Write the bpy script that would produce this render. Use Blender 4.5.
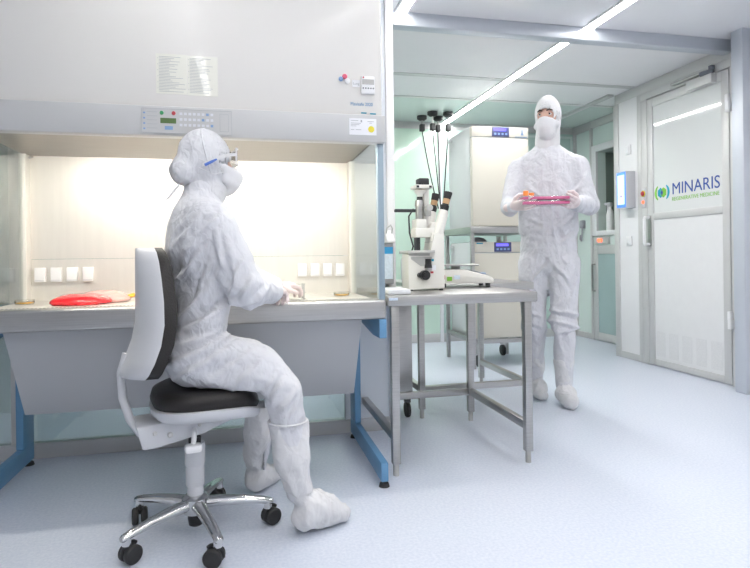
import bpy, bmesh, math, random
import numpy as np
from mathutils import Vector, Matrix, noise

random.seed(7)
for o in list(bpy.data.objects):
    bpy.data.objects.remove(o)
SC = bpy.context.scene
COL = SC.collection
PI = math.pi

# ------------------------------------------------------------------ camera
cam_d = bpy.data.cameras.new('camera')
cam = bpy.data.objects.new('camera', cam_d)
COL.objects.link(cam)
SC.camera = cam
F_PX, YAW, ROLL, CY, CAM_H = 570.34, math.radians(12.824), math.radians(-0.7468), 255.887, 0.92
cam_d.sensor_fit = 'HORIZONTAL'
cam_d.sensor_width = 36.0
cam_d.lens = 36.0 * F_PX / 750.0
cam_d.shift_y = -(284.0 - CY) / 750.0
cam_d.clip_start = 0.02
cam.location = (0, 0, CAM_H)
_R = Matrix.Rotation(-YAW, 4, 'Z') @ Matrix.Rotation(PI / 2, 4, 'X') @ Matrix.Rotation(-ROLL * -1.0, 4, 'Z')
cam.rotation_euler = _R.to_euler()

# ------------------------------------------------------------------ world, exposure, lamp strengths
wd = bpy.data.worlds.new('world')
SC.world = wd
wd.use_nodes = True
wd.node_tree.nodes['Background'].inputs[0].default_value = (0.9, 0.94, 1.0, 1)
wd.node_tree.nodes['Background'].inputs[1].default_value = 0.4
SC.view_settings.view_transform = 'Standard'
SC.view_settings.look = 'None'
SC.view_settings.gamma = 1.0
SC.view_settings.exposure = 0.46
try:
    SC.view_settings.use_curve_mapping = False
except Exception:
    pass
STRIP_POWER = 24.0      # ceiling LED strips
TUBE_POWER = 84.0       # fluorescent tube inside the cabinet

# ------------------------------------------------------------------ materials
def _nodes(name):
    m = bpy.data.materials.new(name)
    m.use_nodes = True
    nt = m.node_tree
    return m, nt, nt.nodes['Principled BSDF']

def mat(name, col, rough=0.5, metal=0.0, spec=0.5, emit=None, es=0.0, var=0.0, vscale=20.0, bump=0.0, bscale=60.0, stretch=(1, 1, 1), trans=0.0, alpha=1.0, coat=0.0, sss=0.0):
    m, nt, p = _nodes(name)
    p.inputs['Base Color'].default_value = (*col, 1)
    p.inputs['Roughness'].default_value = rough
    p.inputs['Metallic'].default_value = metal
    p.inputs['Specular IOR Level'].default_value = spec
    p.inputs['Transmission Weight'].default_value = trans
    p.inputs['Coat Weight'].default_value = coat
    if alpha < 1:
        p.inputs['Alpha'].default_value = alpha
    if emit:
        p.inputs['Emission Color'].default_value = (*emit, 1)
        p.inputs['Emission Strength'].default_value = es
    if var or bump:
        tc = nt.nodes.new('ShaderNodeTexCoord')
        mp = nt.nodes.new('ShaderNodeMapping')
        mp.inputs['Scale'].default_value = stretch
        nt.links.new(tc.outputs['Object'], mp.inputs['Vector'])
    if var:
        nz = nt.nodes.new('ShaderNodeTexNoise')
        nz.inputs['Scale'].default_value = vscale
        nz.inputs['Detail'].default_value = 4
        nt.links.new(mp.outputs[0], nz.inputs['Vector'])
        rp = nt.nodes.new('ShaderNodeValToRGB')
        rp.color_ramp.elements[0].position = 0.3
        rp.color_ramp.elements[1].position = 0.7
        rp.color_ramp.elements[0].color = (*[c * (1 - var) for c in col], 1)
        rp.color_ramp.elements[1].color = (*[min(1, c * (1 + var)) for c in col], 1)
        nt.links.new(nz.outputs['Fac'], rp.inputs[0])
        nt.links.new(rp.outputs[0], p.inputs['Base Color'])
    if bump:
        n2 = nt.nodes.new('ShaderNodeTexNoise')
        n2.inputs['Scale'].default_value = bscale
        n2.inputs['Detail'].default_value = 5
        nt.links.new(mp.outputs[0], n2.inputs['Vector'])
        bp = nt.nodes.new('ShaderNodeBump')
        bp.inputs['Strength'].default_value = bump
        bp.inputs['Distance'].default_value = 0.01
        nt.links.new(n2.outputs['Fac'], bp.inputs['Height'])
        nt.links.new(bp.outputs[0], p.inputs['Normal'])
    return m

def mat_glass(name, tint, gloss=0.08, rough=0.02, film=0.0, filmcol=(0.8, 0.9, 0.86), fres=0.7):
    """clear pane: tinted see-through + mirror share by angle + a little milky film"""
    m = bpy.data.materials.new(name)
    m.use_nodes = True
    nt = m.node_tree
    for n in list(nt.nodes):
        nt.nodes.remove(n)
    out = nt.nodes.new('ShaderNodeOutputMaterial')
    tr = nt.nodes.new('ShaderNodeBsdfTransparent')
    tr.inputs[0].default_value = (*tint, 1)
    gl = nt.nodes.new('ShaderNodeBsdfGlossy')
    gl.inputs['Roughness'].default_value = rough
    lw = nt.nodes.new('ShaderNodeLayerWeight')
    lw.inputs['Blend'].default_value = 0.22
    ma = nt.nodes.new('ShaderNodeMath')
    ma.operation = 'MULTIPLY_ADD'
    ma.inputs[1].default_value = fres
    ma.inputs[2].default_value = gloss * 0.4
    ma.use_clamp = True
    nt.links.new(lw.outputs['Fresnel'], ma.inputs[0])
    mx = nt.nodes.new('ShaderNodeMixShader')
    nt.links.new(ma.outputs[0], mx.inputs[0])
    last = tr
    if film:
        df = nt.nodes.new('ShaderNodeBsdfDiffuse')
        df.inputs[0].default_value = (*filmcol, 1)
        m2 = nt.nodes.new('ShaderNodeMixShader')
        m2.inputs[0].default_value = film
        nt.links.new(tr.outputs[0], m2.inputs[1])
        nt.links.new(df.outputs[0], m2.inputs[2])
        last = m2
    nt.links.new(last.outputs[0], mx.inputs[1])
    nt.links.new(gl.outputs[0], mx.inputs[2])
    nt.links.new(mx.outputs[0], out.inputs[0])
    return m

def mat_emit(name, col, s):
    m = bpy.data.materials.new(name)
    m.use_nodes = True
    nt = m.node_tree
    for n in list(nt.nodes):
        nt.nodes.remove(n)
    out = nt.nodes.new('ShaderNodeOutputMaterial')
    e = nt.nodes.new('ShaderNodeEmission')
    e.inputs[0].default_value = (*col, 1)
    e.inputs[1].default_value = s
    nt.links.new(e.outputs[0], out.inputs[0])
    return m

def mat_floor():
    m, nt, p = _nodes('vinyl_floor')
    tc = nt.nodes.new('ShaderNodeTexCoord')
    n1 = nt.nodes.new('ShaderNodeTexNoise'); n1.inputs['Scale'].default_value = 95; n1.inputs['Detail'].default_value = 3
    n2 = nt.nodes.new('ShaderNodeTexNoise'); n2.inputs['Scale'].default_value = 2.2; n2.inputs['Detail'].default_value = 3
    v = nt.nodes.new('ShaderNodeTexVoronoi'); v.inputs['Scale'].default_value = 75
    for n in (n1, n2, v):
        nt.links.new(tc.outputs['Object'], n.inputs['Vector'])
    r = nt.nodes.new('ShaderNodeValToRGB')
    r.color_ramp.elements[0].position = 0.33; r.color_ramp.elements[0].color = (0.605, 0.655, 0.76, 1)
    r.color_ramp.elements[1].position = 0.66; r.color_ramp.elements[1].color = (0.695, 0.735, 0.825, 1)
    nt.links.new(n1.outputs['Fac'], r.inputs[0])
    lt = nt.nodes.new('ShaderNodeMath'); lt.operation = 'LESS_THAN'; lt.inputs[1].default_value = 0.10
    nt.links.new(v.outputs['Distance'], lt.inputs[0])
    sp = nt.nodes.new('ShaderNodeMath'); sp.operation = 'MULTIPLY'; sp.inputs[1].default_value = 0.45
    nt.links.new(lt.outputs[0], sp.inputs[0])
    mx = nt.nodes.new('ShaderNodeMix'); mx.data_type = 'RGBA'
    nt.links.new(sp.outputs[0], mx.inputs['Factor'])
    nt.links.new(r.outputs[0], mx.inputs['A'])
    mx.inputs['B'].default_value = (0.85, 0.87, 0.91, 1)
    nt.links.new(mx.outputs['Result'], p.inputs['Base Color'])
    r2 = nt.nodes.new('ShaderNodeMapRange')
    r2.inputs['To Min'].default_value = 0.2; r2.inputs['To Max'].default_value = 0.34
    p.inputs['Roughness'].default_value = 0.3
    p.inputs['Specular IOR Level'].default_value = 0.45
    return m

def mat_brushed(name, col, rough=0.32, metal=1.0, stretch=(1.5, 1.5, 60), amt=0.08):
    m = mat(name, col, rough, metal, var=amt, vscale=6.0, stretch=stretch, bump=0.03, bscale=8.0)
    return m

def mat_suit(name, col, strength=0.5):
    m, nt, p = _nodes(name)
    p.inputs['Base Color'].default_value = (*col, 1)
    p.inputs['Roughness'].default_value = 0.62
    p.inputs['Specular IOR Level'].default_value = 0.3
    tc = nt.nodes.new('ShaderNodeTexCoord')
    dn = nt.nodes.new('ShaderNodeTexNoise'); dn.inputs['Scale'].default_value = 7.0; dn.inputs['Detail'].default_value = 3
    nt.links.new(tc.outputs['Object'], dn.inputs['Vector'])
    dm = nt.nodes.new('ShaderNodeVectorMath'); dm.operation = 'SCALE'; dm.inputs['Scale'].default_value = 0.10
    nt.links.new(dn.outputs['Color'], dm.inputs[0])
    da = nt.nodes.new('ShaderNodeVectorMath'); da.operation = 'ADD'
    nt.links.new(tc.outputs['Object'], da.inputs[0]); nt.links.new(dm.outputs[0], da.inputs[1])
    mpg = nt.nodes.new('ShaderNodeMapping'); mpg.inputs['Scale'].default_value = (1, 1, 0.6); mpg.inputs['Rotation'].default_value = (0.3, 0.4, 0)
    nt.links.new(da.outputs[0], mpg.inputs['Vector'])
    h = None
    for sc, w, wid in ((10.0, 1.0, 0.55), (21.0, 0.55, 0.55), (46.0, 0.2, 0.55)):
        v = nt.nodes.new('ShaderNodeTexVoronoi'); v.feature = 'DISTANCE_TO_EDGE'; v.inputs['Scale'].default_value = sc
        nt.links.new(mpg.outputs[0], v.inputs['Vector'])
        mr = nt.nodes.new('ShaderNodeMapRange'); mr.interpolation_type = 'LINEAR'
        mr.inputs['From Min'].default_value = 0.0; mr.inputs['From Max'].default_value = wid
        mr.inputs['To Min'].default_value = w; mr.inputs['To Max'].default_value = 0.0
        nt.links.new(v.outputs['Distance'], mr.inputs['Value'])
        if h is None:
            h = mr
        else:
            ad = nt.nodes.new('ShaderNodeMath'); ad.operation = 'ADD'
            nt.links.new(h.outputs[0], ad.inputs[0]); nt.links.new(mr.outputs[0], ad.inputs[1]); h = ad
    bp = nt.nodes.new('ShaderNodeBump'); bp.inputs['Strength'].default_value = strength; bp.inputs['Distance'].default_value = 0.022
    nt.links.new(h.outputs[0], bp.inputs['Height']); nt.links.new(bp.outputs[0], p.inputs['Normal'])
    return m

M = {}
M['floor'] = mat_floor()
M['white'] = mat('white_paint', (0.82, 0.82, 0.83), 0.35, var=0.012, vscale=3)
M['ceil'] = mat('ceiling_panel', (0.85, 0.855, 0.875), 0.16, var=0.01, vscale=3)
M['ceil_far'] = mat('ceiling_panel_grey', (0.88, 0.872, 0.875), 0.4, spec=0.25, var=0.01, vscale=3)
M['alu'] = mat('aluminium_profile', (0.62, 0.62, 0.612), 0.38, metal=0.15, var=0.02, vscale=4)
M['alu_blue'] = mat('aluminium_post', (0.56, 0.595, 0.65), 0.32, metal=0.15, var=0.02, vscale=4)
M['alu_white'] = mat('white_post', (0.86, 0.86, 0.87), 0.3, var=0.01, vscale=4)
M['teal'] = mat('green_glass_panel', (0.55, 0.705, 0.65), 0.06, spec=0.7, var=0.03, vscale=1.2)
M['green'] = mat('pale_green_glass_panel', (0.62, 0.795, 0.675), 0.08, spec=0.6, var=0.04, vscale=1.4)
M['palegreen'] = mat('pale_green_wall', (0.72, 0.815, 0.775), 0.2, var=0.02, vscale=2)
M['cab_white'] = mat('cabinet_white_gloss', (0.76, 0.745, 0.72), 0.16, spec=0.14, var=0.008, vscale=2)
M['cab_grey'] = mat('cabinet_grey', (0.54, 0.545, 0.55), 0.4, var=0.01, vscale=3)
M['tank'] = mat('cabinet_tank_grey', (0.50, 0.51, 0.53), 0.36, var=0.015, vscale=3)
M['blue'] = mat('stand_blue', (0.13, 0.30, 0.50), 0.4, var=0.03, vscale=6)
M['strut'] = mat('strut_blue_grey', (0.30, 0.39, 0.46), 0.35, metal=0.2, var=0.03, vscale=6)
M['steel'] = mat_brushed('stainless_steel', (0.44, 0.435, 0.425), 0.28)
M['steel_h'] = mat_brushed('stainless_steel_sill', (0.46, 0.455, 0.445), 0.36, stretch=(1.0, 40, 40))
M['steel_in'] = mat_brushed('stainless_interior', (0.78, 0.752, 0.70), 0.42, metal=0.5, stretch=(8, 1.5, 0.5), amt=0.02)
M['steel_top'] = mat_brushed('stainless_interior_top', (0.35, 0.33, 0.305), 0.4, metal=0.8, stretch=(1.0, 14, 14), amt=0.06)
M['chrome'] = mat('polished_aluminium', (0.66, 0.66, 0.66), 0.16, metal=1.0, var=0.02, vscale=8)
M['black'] = mat('black_plastic', (0.018, 0.018, 0.02), 0.42, var=0.1, vscale=20)
M['rubber'] = mat('black_rubber', (0.022, 0.022, 0.023), 0.6, var=0.1, vscale=30)
M['leather'] = mat('black_vinyl_upholstery', (0.022, 0.020, 0.020), 0.42, spec=0.3, bump=0.15, bscale=180)
M['shell'] = mat('light_grey_plastic', (0.62, 0.63, 0.66), 0.4, bump=0.05, bscale=200)
M['suit'] = mat_suit('white_coverall', (0.65, 0.657, 0.695), 0.42)
M['boot'] = mat_suit('white_overboot', (0.70, 0.70, 0.715), 0.36)
M['hood'] = mat_suit('white_hood', (0.68, 0.685, 0.715), 0.42)
M['hoodplain'] = mat('knitted_hood', (0.72, 0.72, 0.735), 0.75, bump=0.12, bscale=90)
M['mask'] = mat('white_mask', (0.72, 0.72, 0.74), 0.7, bump=0.08, bscale=60)
M['glove'] = mat('white_latex_glove', (0.76, 0.66, 0.655), 0.42, bump=0.1, bscale=60)
M['skin'] = mat('skin', (0.60, 0.37, 0.29), 0.5, var=0.05, vscale=30)
M['hair'] = mat('dark_brown', (0.06, 0.04, 0.03), 0.6, var=0.2, vscale=60)
M['eye'] = mat('eye_white', (0.75, 0.73, 0.72), 0.2, var=0.02)
M['iris'] = mat('iris_dark', (0.05, 0.035, 0.03), 0.15, var=0.1)
M['pane'] = mat_glass('side_pane_glass', (0.95, 0.98, 0.965), 0.12, fres=0.45)
M['part_glass'] = mat_glass('partition_glass', (0.78, 0.83, 0.84), 0.25, film=0.06, filmcol=(0.5, 0.56, 0.58))
M['clear'] = mat_glass('clear_acrylic', (0.95, 0.965, 0.96), 0.12, fres=0.35)
M['goggle'] = mat_glass('goggle_lens', (0.85, 0.86, 0.87), 0.12)
M['cream'] = mat('incubator_cream', (0.68, 0.65, 0.565), 0.3, var=0.01, vscale=3)
M['inc_side'] = mat('incubator_side', (0.64, 0.66, 0.665), 0.3, var=0.01, vscale=3)
M['screen_blue'] = mat('blue_screen', (0.10, 0.09, 0.5), 0.3, emit=(0.16, 0.13, 0.95), es=1.0, var=0.05)
M['panel_blue'] = mat('panel_navy', (0.07, 0.08, 0.20), 0.3, var=0.05)
M['mic'] = mat('microscope_cream', (0.76, 0.745, 0.70), 0.35, var=0.015, vscale=8)
M['mic_grey'] = mat('microscope_grey', (0.46, 0.455, 0.44), 0.4, var=0.03, vscale=8)
M['wood_ring'] = mat('tan_ring', (0.50, 0.31, 0.16), 0.45, var=0.05)
M['red'] = mat('red_medium', (0.80, 0.02, 0.03), 0.15, coat=0.6, var=0.08, vscale=14)
M['pinkfilm'] = mat('pink_film', (0.88, 0.55, 0.50), 0.15, coat=0.5, alpha=0.8, var=0.05, vscale=20)
M['orange'] = mat('orange_plastic', (0.95, 0.30, 0.06), 0.4, var=0.04)
M['amber'] = mat('amber_liquid', (0.90, 0.48, 0.06), 0.15, coat=0.5, var=0.05)
M['pink'] = mat('pink_medium', (0.85, 0.16, 0.38), 0.12, coat=0.5, alpha=0.85, var=0.06, vscale=20)
M['paper'] = mat('yellowed_paper', (0.74, 0.74, 0.67), 0.3, coat=0.3, var=0.015, vscale=5)
M['paper_white'] = mat('white_paper', (0.82, 0.83, 0.86), 0.5, var=0.01)
M['ink'] = mat('grey_ink', (0.42, 0.44, 0.46), 0.6, var=0.05)
M['ink_dark'] = mat('dark_ink', (0.12, 0.13, 0.16), 0.6, var=0.05)
M['ink_blue'] = mat('blue_ink', (0.10, 0.30, 0.55), 0.5, var=0.05)
M['yellow'] = mat('yellow_sticker', (0.80, 0.68, 0.06), 0.5, var=0.03)
M['btn_green'] = mat('green_button', (0.03, 0.28, 0.10), 0.35, var=0.05)
M['btn_red'] = mat('red_button', (0.50, 0.06, 0.08), 0.35, var=0.05)
M['lcd'] = mat('green_lcd', (0.09, 0.16, 0.05), 0.25, var=0.08)
M['key'] = mat('key_pale', (0.68, 0.70, 0.75), 0.45, var=0.02)
M['key_blue'] = mat('key_blue', (0.22, 0.36, 0.60), 0.45, var=0.03)
M['logo_blue'] = mat('logo_navy', (0.03, 0.08, 0.33), 0.5, var=0.02)
M['logo_green'] = mat('logo_green', (0.20, 0.50, 0.05), 0.5, var=0.02)
M['logo_teal'] = mat('logo_teal', (0.01, 0.32, 0.48), 0.5, var=0.02)
M['door_glass'] = mat('door_frosted_pane', (0.72, 0.74, 0.73), 0.05, spec=0.8, var=0.02, vscale=1.5)
M['door_white'] = mat('door_white_panel', (0.78, 0.785, 0.785), 0.3, var=0.01)
M['vent'] = mat('vent_perforation', (0.74, 0.745, 0.745), 0.5, var=0.05, vscale=160)
M['led_red'] = mat('red_indicator', (0.9, 0.15, 0.08), 0.3, emit=(1.0, 0.18, 0.08), es=1.2, var=0.03)
M['tablet_blue'] = mat('tablet_blue', (0.10, 0.28, 0.80), 0.3, emit=(0.10, 0.30, 0.9), es=0.35, var=0.03)
M['tablet_pale'] = mat('tablet_pale', (0.60, 0.75, 0.92), 0.3, emit=(0.6, 0.78, 1.0), es=0.45, var=0.03)
M['disp_body'] = mat('dispenser_grey', (0.36, 0.37, 0.40), 0.4, var=0.03)
M['label_pale'] = mat('label_pale_blue', (0.70, 0.80, 0.90), 0.4, var=0.08, vscale=90)
M['label_blue'] = mat('label_blue', (0.04, 0.36, 0.72), 0.4, var=0.03)
M['hatch_in'] = mat('hatch_interior', (0.20, 0.25, 0.22), 0.4, var=0.06, vscale=4)
M['teal_glass'] = mat('door_teal_glass', (0.38, 0.50, 0.50), 0.06, spec=0.7, var=0.04, vscale=3)
M['cable'] = mat('black_cable', (0.03, 0.035, 0.035), 0.5, var=0.1)
M['strip'] = mat_emit('led_strip', (1.0, 0.985, 0.97), STRIP_POWER)
M['strip_rear'] = mat_emit('led_strip_rear', (1.0, 0.985, 0.97), STRIP_POWER * 2.1)
M['tube'] = mat_emit('fluorescent_tube', (1.0, 0.955, 0.85), TUBE_POWER)
M['base_trim'] = mat('base_trim_grey', (0.50, 0.51, 0.52), 0.4, var=0.03, vscale=5)

# ------------------------------------------------------------------ mesh helpers
class MB:
    def __init__(self):
        self.bm = bmesh.new()
    def box(self, x0, x1, y0, y1, z0, z1, bev=0.0, seg=2, rotz=0.0, piv=None):
        mtx = Matrix.Translation(((x0 + x1) / 2, (y0 + y1) / 2, (z0 + z1) / 2)) @ Matrix.Diagonal((abs(x1 - x0), abs(y1 - y0), abs(z1 - z0), 1))
        if rotz:
            p = Vector(piv) if piv else Vector(((x0 + x1) / 2, (y0 + y1) / 2, 0))
            mtx = Matrix.Translation(p) @ Matrix.Rotation(rotz, 4, 'Z') @ Matrix.Translation(-p) @ mtx
        r = bmesh.ops.create_cube(self.bm, size=1.0, matrix=mtx)
        if bev:
            es = list({e for v in r['verts'] for e in v.link_edges})
            bmesh.ops.bevel(self.bm, geom=es, offset=bev, segments=seg, affect='EDGES', profile=0.5)
        return self
    def tube(self, pts, r, n=14, cap=True):
        pts = [Vector(p) for p in pts]
        rs = list(r) if hasattr(r, '__len__') else [r] * len(pts)
        tg = []
        for i in range(len(pts)):
            a = pts[max(0, i - 1)]; b = pts[min(len(pts) - 1, i + 1)]
            t = (b - a)
            tg.append(t.normalized() if t.length > 1e-9 else Vector((0, 0, 1)))
        up = Vector((0, 0, 1)) if abs(tg[0].z) < 0.9 else Vector((1, 0, 0))
        u = tg[0].cross(up).normalized()
        rings = []
        for i, p in enumerate(pts):
            u = (u - tg[i] * u.dot(tg[i])).normalized()
            w = tg[i].cross(u)
            rings.append([self.bm.verts.new(p + (u * math.cos(2 * PI * k / n) + w * math.sin(2 * PI * k / n)) * rs[i]) for k in range(n)])
        for a, b in zip(rings, rings[1:]):
            for k in range(n):
                self.bm.faces.new((a[k], a[(k + 1) % n], b[(k + 1) % n], b[k]))
        if cap:
            self.bm.faces.new(list(reversed(rings[0]))); self.bm.faces.new(rings[-1])
        return self
    def cyl(self, p0, p1, r0, r1=None, n=20):
        return self.tube([p0, p1], [r0, r0 if r1 is None else r1], n)
    def prism(self, poly, axis, a0, a1, bev=0.0):
        """poly: 2D points in the plane of the two other axes (in x,y,z order), extruded along axis"""
        def P(q, a):
            c = list(q); c.insert(axis, a); return c
        A = [self.bm.verts.new(P(q, a0)) for q in poly]
        B = [self.bm.verts.new(P(q, a1)) for q in poly]
        fs = [self.bm.faces.new(A), self.bm.faces.new(list(reversed(B)))]
        k = len(poly)
        for i in range(k):
            fs.append(self.bm.faces.new((A[i], B[i], B[(i + 1) % k], A[(i + 1) % k])))
        if bev:
            es = list({e for v in A + B for e in v.link_edges})
            bmesh.ops.bevel(self.bm, geom=es, offset=bev, segments=2, affect='EDGES', profile=0.5)
        return self
    def lathe(self, prof, c, n=24, axis=(0, 0, 1)):
        """prof: (radius, height) along axis from point c"""
        ax = Vector(axis).normalized()
        h = Vector((1, 0, 0)) if abs(ax.x) < 0.9 else Vector((0, 1, 0))
        u = ax.cross(h).normalized(); w = ax.cross(u)
        c = Vector(c)
        rings = []
        for r, z in prof:
            rings.append([self.bm.verts.new(c + ax * z + (u * math.cos(2 * PI * k / n) + w * math.sin(2 * PI * k / n)) * max(r, 1e-5)) for k in range(n)])
        for a, b in zip(rings, rings[1:]):
            for k in range(n):
                self.bm.faces.new((a[k], a[(k + 1) % n], b[(k + 1) % n], b[k]))
        self.bm.faces.new(list(reversed(rings[0]))); self.bm.faces.new(rings[-1])
        return self
    def ell(self, c, r, n=16, rotz=0.0):
        mtx = Matrix.Translation(c) @ Matrix.Rotation(rotz, 4, 'Z') @ Matrix.Diagonal((r[0], r[1], r[2], 1))
        bmesh.ops.create_uvsphere(self.bm, u_segments=n * 2, v_segments=n, radius=1.0, matrix=mtx)
        return self
    def poly(self, pts):
        self.bm.faces.new([self.bm.verts.new(p) for p in pts]); return self
    def build(self, name, m, parent=None, angle=40):
        bmesh.ops.recalc_face_normals(self.bm, faces=self.bm.faces)
        me = bpy.data.meshes.new(name)
        self.bm.to_mesh(me); self.bm.free()
        for p in me.polygons:
            p.use_smooth = True
        try:
            me.set_sharp_from_angle(angle=math.radians(angle))
        except Exception:
            pass
        me.materials.append(m)
        o = bpy.data.objects.new(name, me)
        COL.objects.link(o)
        if parent is not None:
            o.parent = parent
            o.matrix_parent_inverse = parent_world(parent).inverted()
        return o

def parent_world(o):
    m = o.matrix_basis.copy()
    while o.parent is not None:
        m = o.parent.matrix_basis @ o.matrix_parent_inverse @ m
        o = o.parent
    return m

def tag(o, label=None, cat=None, group=None, kind=None):
    if label: o['label'] = label
    if cat: o['category'] = cat
    if group: o['group'] = group
    if kind: o['kind'] = kind
    return o

def thing(name, loc, label, cat, group=None):
    o = bpy.data.objects.new(name, None)
    o.empty_display_size = 0.05
    o.location = loc
    COL.objects.link(o)
    return tag(o, label, cat, group)

def struct(o):
    o['kind'] = 'structure'
    return o

def text(name, body, m, size, loc, axes, parent, width=None, off=0.0, extrude=0.0006):
    cu = bpy.data.curves.new(name, 'FONT')
    cu.body = body; cu.size = size; cu.extrude = extrude; cu.offset = off; cu.resolution_u = 4
    cu.materials.append(m)
    o = bpy.data.objects.new(name, cu)
    COL.objects.link(o)
    bpy.context.view_layer.update()
    me = bpy.data.meshes.new_from_object(o.evaluated_get(bpy.context.evaluated_depsgraph_get()))
    bpy.data.objects.remove(o)
    o = bpy.data.objects.new(name, me); COL.objects.link(o)
    bpy.context.view_layer.update()
    sx = 1.0
    if width:
        sx = width / max(o.dimensions.x, 1e-4)
    X, Y, Z = [Vector(a) for a in axes]
    R = Matrix((X, Y, Z)).transposed().to_4x4()
    mtx = Matrix.Translation(loc) @ R @ Matrix.Diagonal((sx, 1, 1, 1))
    if parent is not None:
        o.parent = parent
        o.matrix_basis = parent_world(parent).inverted() @ mtx
    else:
        o.matrix_basis = mtx
    return o
AX_FRONT = ((1, 0, 0), (0, 0, 1), (0, -1, 0))       # read from -Y
AX_RIGHT = ((0, -1, 0), (0, 0, 1), (-1, 0, 0))      # on the wall to the right, read from -X

# ------------------------------------------------------------------ soft forms: signed distance fields meshed by surface nets
def f32(v): return np.asarray(v, dtype=np.float32)
def rcone(P, a, b, ra, rb):
    a = f32(a); b = f32(b); ba = b - a
    t = np.clip(((P - a) @ ba) / max(float(ba @ ba), 1e-9), 0, 1)
    q = P - a - t[:, None] * ba
    return np.sqrt((q * q).sum(1)) - (ra + (rb - ra) * t)
def ellip(P, c, r, ang=0.0, axes=None):
    q = P - f32(c)
    if axes is None:
        axes = ((math.cos(ang), math.sin(ang), 0), (-math.sin(ang), math.cos(ang), 0), (0, 0, 1))
    A = f32(axes)
    l = (q @ A.T) / f32(r)
    n = np.sqrt((l * l).sum(1))
    return (n - 1) * min(r)
def etube(P, st, ang):
    """vertical stack of elliptic stations (center, rF, rL); ang: facing angle"""
    Fv = f32((math.cos(ang), math.sin(ang))); Lv = f32((-math.sin(ang), math.cos(ang)))
    zs = [s[0][2] for s in st]
    z = np.clip(P[:, 2], zs[0], zs[-1])
    cx = np.interp(z, zs, [s[0][0] for s in st]); cy = np.interp(z, zs, [s[0][1] for s in st])
    rf = np.interp(z, zs, [s[1] for s in st]); rl = np.interp(z, zs, [s[2] for s in st])
    dx = P[:, 0] - cx; dy = P[:, 1] - cy
    dz = P[:, 2] - z
    m = np.minimum(rf, rl)
    k = np.sqrt(((dx * Fv[0] + dy * Fv[1]) / rf) ** 2 + ((dx * Lv[0] + dy * Lv[1]) / rl) ** 2 + (dz / (m * 0.8)) ** 2)
    return ((k - 1) * m).astype(np.float32)
def smin(a, b, k):
    h = np.clip(0.5 + 0.5 * (b - a) / k, 0, 1)
    return b + (a - b) * h - k * h * (1 - h)
def smax(a, b, k): return -smin(-a, -b, k)
def sunion(ds, k):
    d = ds[0]
    for e in ds[1:]:
        d = smin(d, e, k)
    return d

def nets(fn, lo, hi, res):
    lo = np.array(lo, float); hi = np.array(hi, float)
    n = np.ceil((hi - lo) / res).astype(int) + 1
    ax = [lo[i] + res * np.arange(n[i]) for i in range(3)]
    V = np.empty(tuple(n), np.float32)
    yy, zz = np.meshgrid(ax[1], ax[2], indexing='ij')
    yz = np.stack([yy.ravel(), zz.ravel()], 1).astype(np.float32)
    step = max(1, int(400000 / len(yz)))
    for i in range(0, n[0], step):
        xs = ax[0][i:i + step]
        P = np.empty((len(xs) * len(yz), 3), np.float32)
        P[:, 0] = np.repeat(xs, len(yz)); P[:, 1:] = np.tile(yz, (len(xs), 1))
        V[i:i + step] = fn(P).reshape(len(xs), n[1], n[2])
    S = V < 0
    c = [(i, j, k) for i in (0, 1) for j in (0, 1) for k in (0, 1)]
    def sl(A, o): return A[o[0]:n[0] - 1 + o[0], o[1]:n[1] - 1 + o[1], o[2]:n[2] - 1 + o[2]]
    cnt = sum(sl(S, o).astype(np.int8) for o in c)
    act = (cnt > 0) & (cnt < 8)
    idx = np.argwhere(act)
    ids = -np.ones(act.shape, int); ids[tuple(idx.T)] = np.arange(len(idx))
    pos = np.zeros((len(idx), 3)); w = np.zeros(len(idx))
    for a in c:
        for d in range(3):
            if a[d] == 0:
                b = list(a); b[d] = 1
                va = V[idx[:, 0] + a[0], idx[:, 1] + a[1], idx[:, 2] + a[2]]
                vb = V[idx[:, 0] + b[0], idx[:, 1] + b[1], idx[:, 2] + b[2]]
                x = (va < 0) != (vb < 0)
                t = np.where(x, va / np.where(x, va - vb, 1), 0)
                p = np.array(a, float)[None, :].repeat(len(idx), 0); p[:, d] += t
                pos[x] += p[x]; w[x] += 1
    pos = lo + (idx + pos / w[:, None]) * res
    faces = []
    for d in range(3):
        e1, e2 = (d + 1) % 3, (d + 2) % 3
        A = S; 
        s0 = [slice(None)] * 3; s1 = [slice(None)] * 3
        s0[d] = slice(0, n[d] - 1); s1[d] = slice(1, n[d])
        ch = A[tuple(s0)] != A[tuple(s1)]
        E = np.argwhere(ch)
        ok = (E[:, e1] > 0) & (E[:, e2] > 0) & (E[:, e1] < n[e1] - 1) & (E[:, e2] < n[e2] - 1)
        E = E[ok]
        inside = A[tuple(E.T)]
        q = []
        for o1, o2 in ((-1, -1), (0, -1), (0, 0), (-1, 0)):
            C = E.copy(); C[:, e1] += o1; C[:, e2] += o2
            q.append(ids[tuple(C.T)])
        q = np.stack(q, 1)
        q[~inside] = q[~inside][:, ::-1]
        faces.append(q)
    return pos, np.concatenate(faces)

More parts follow.
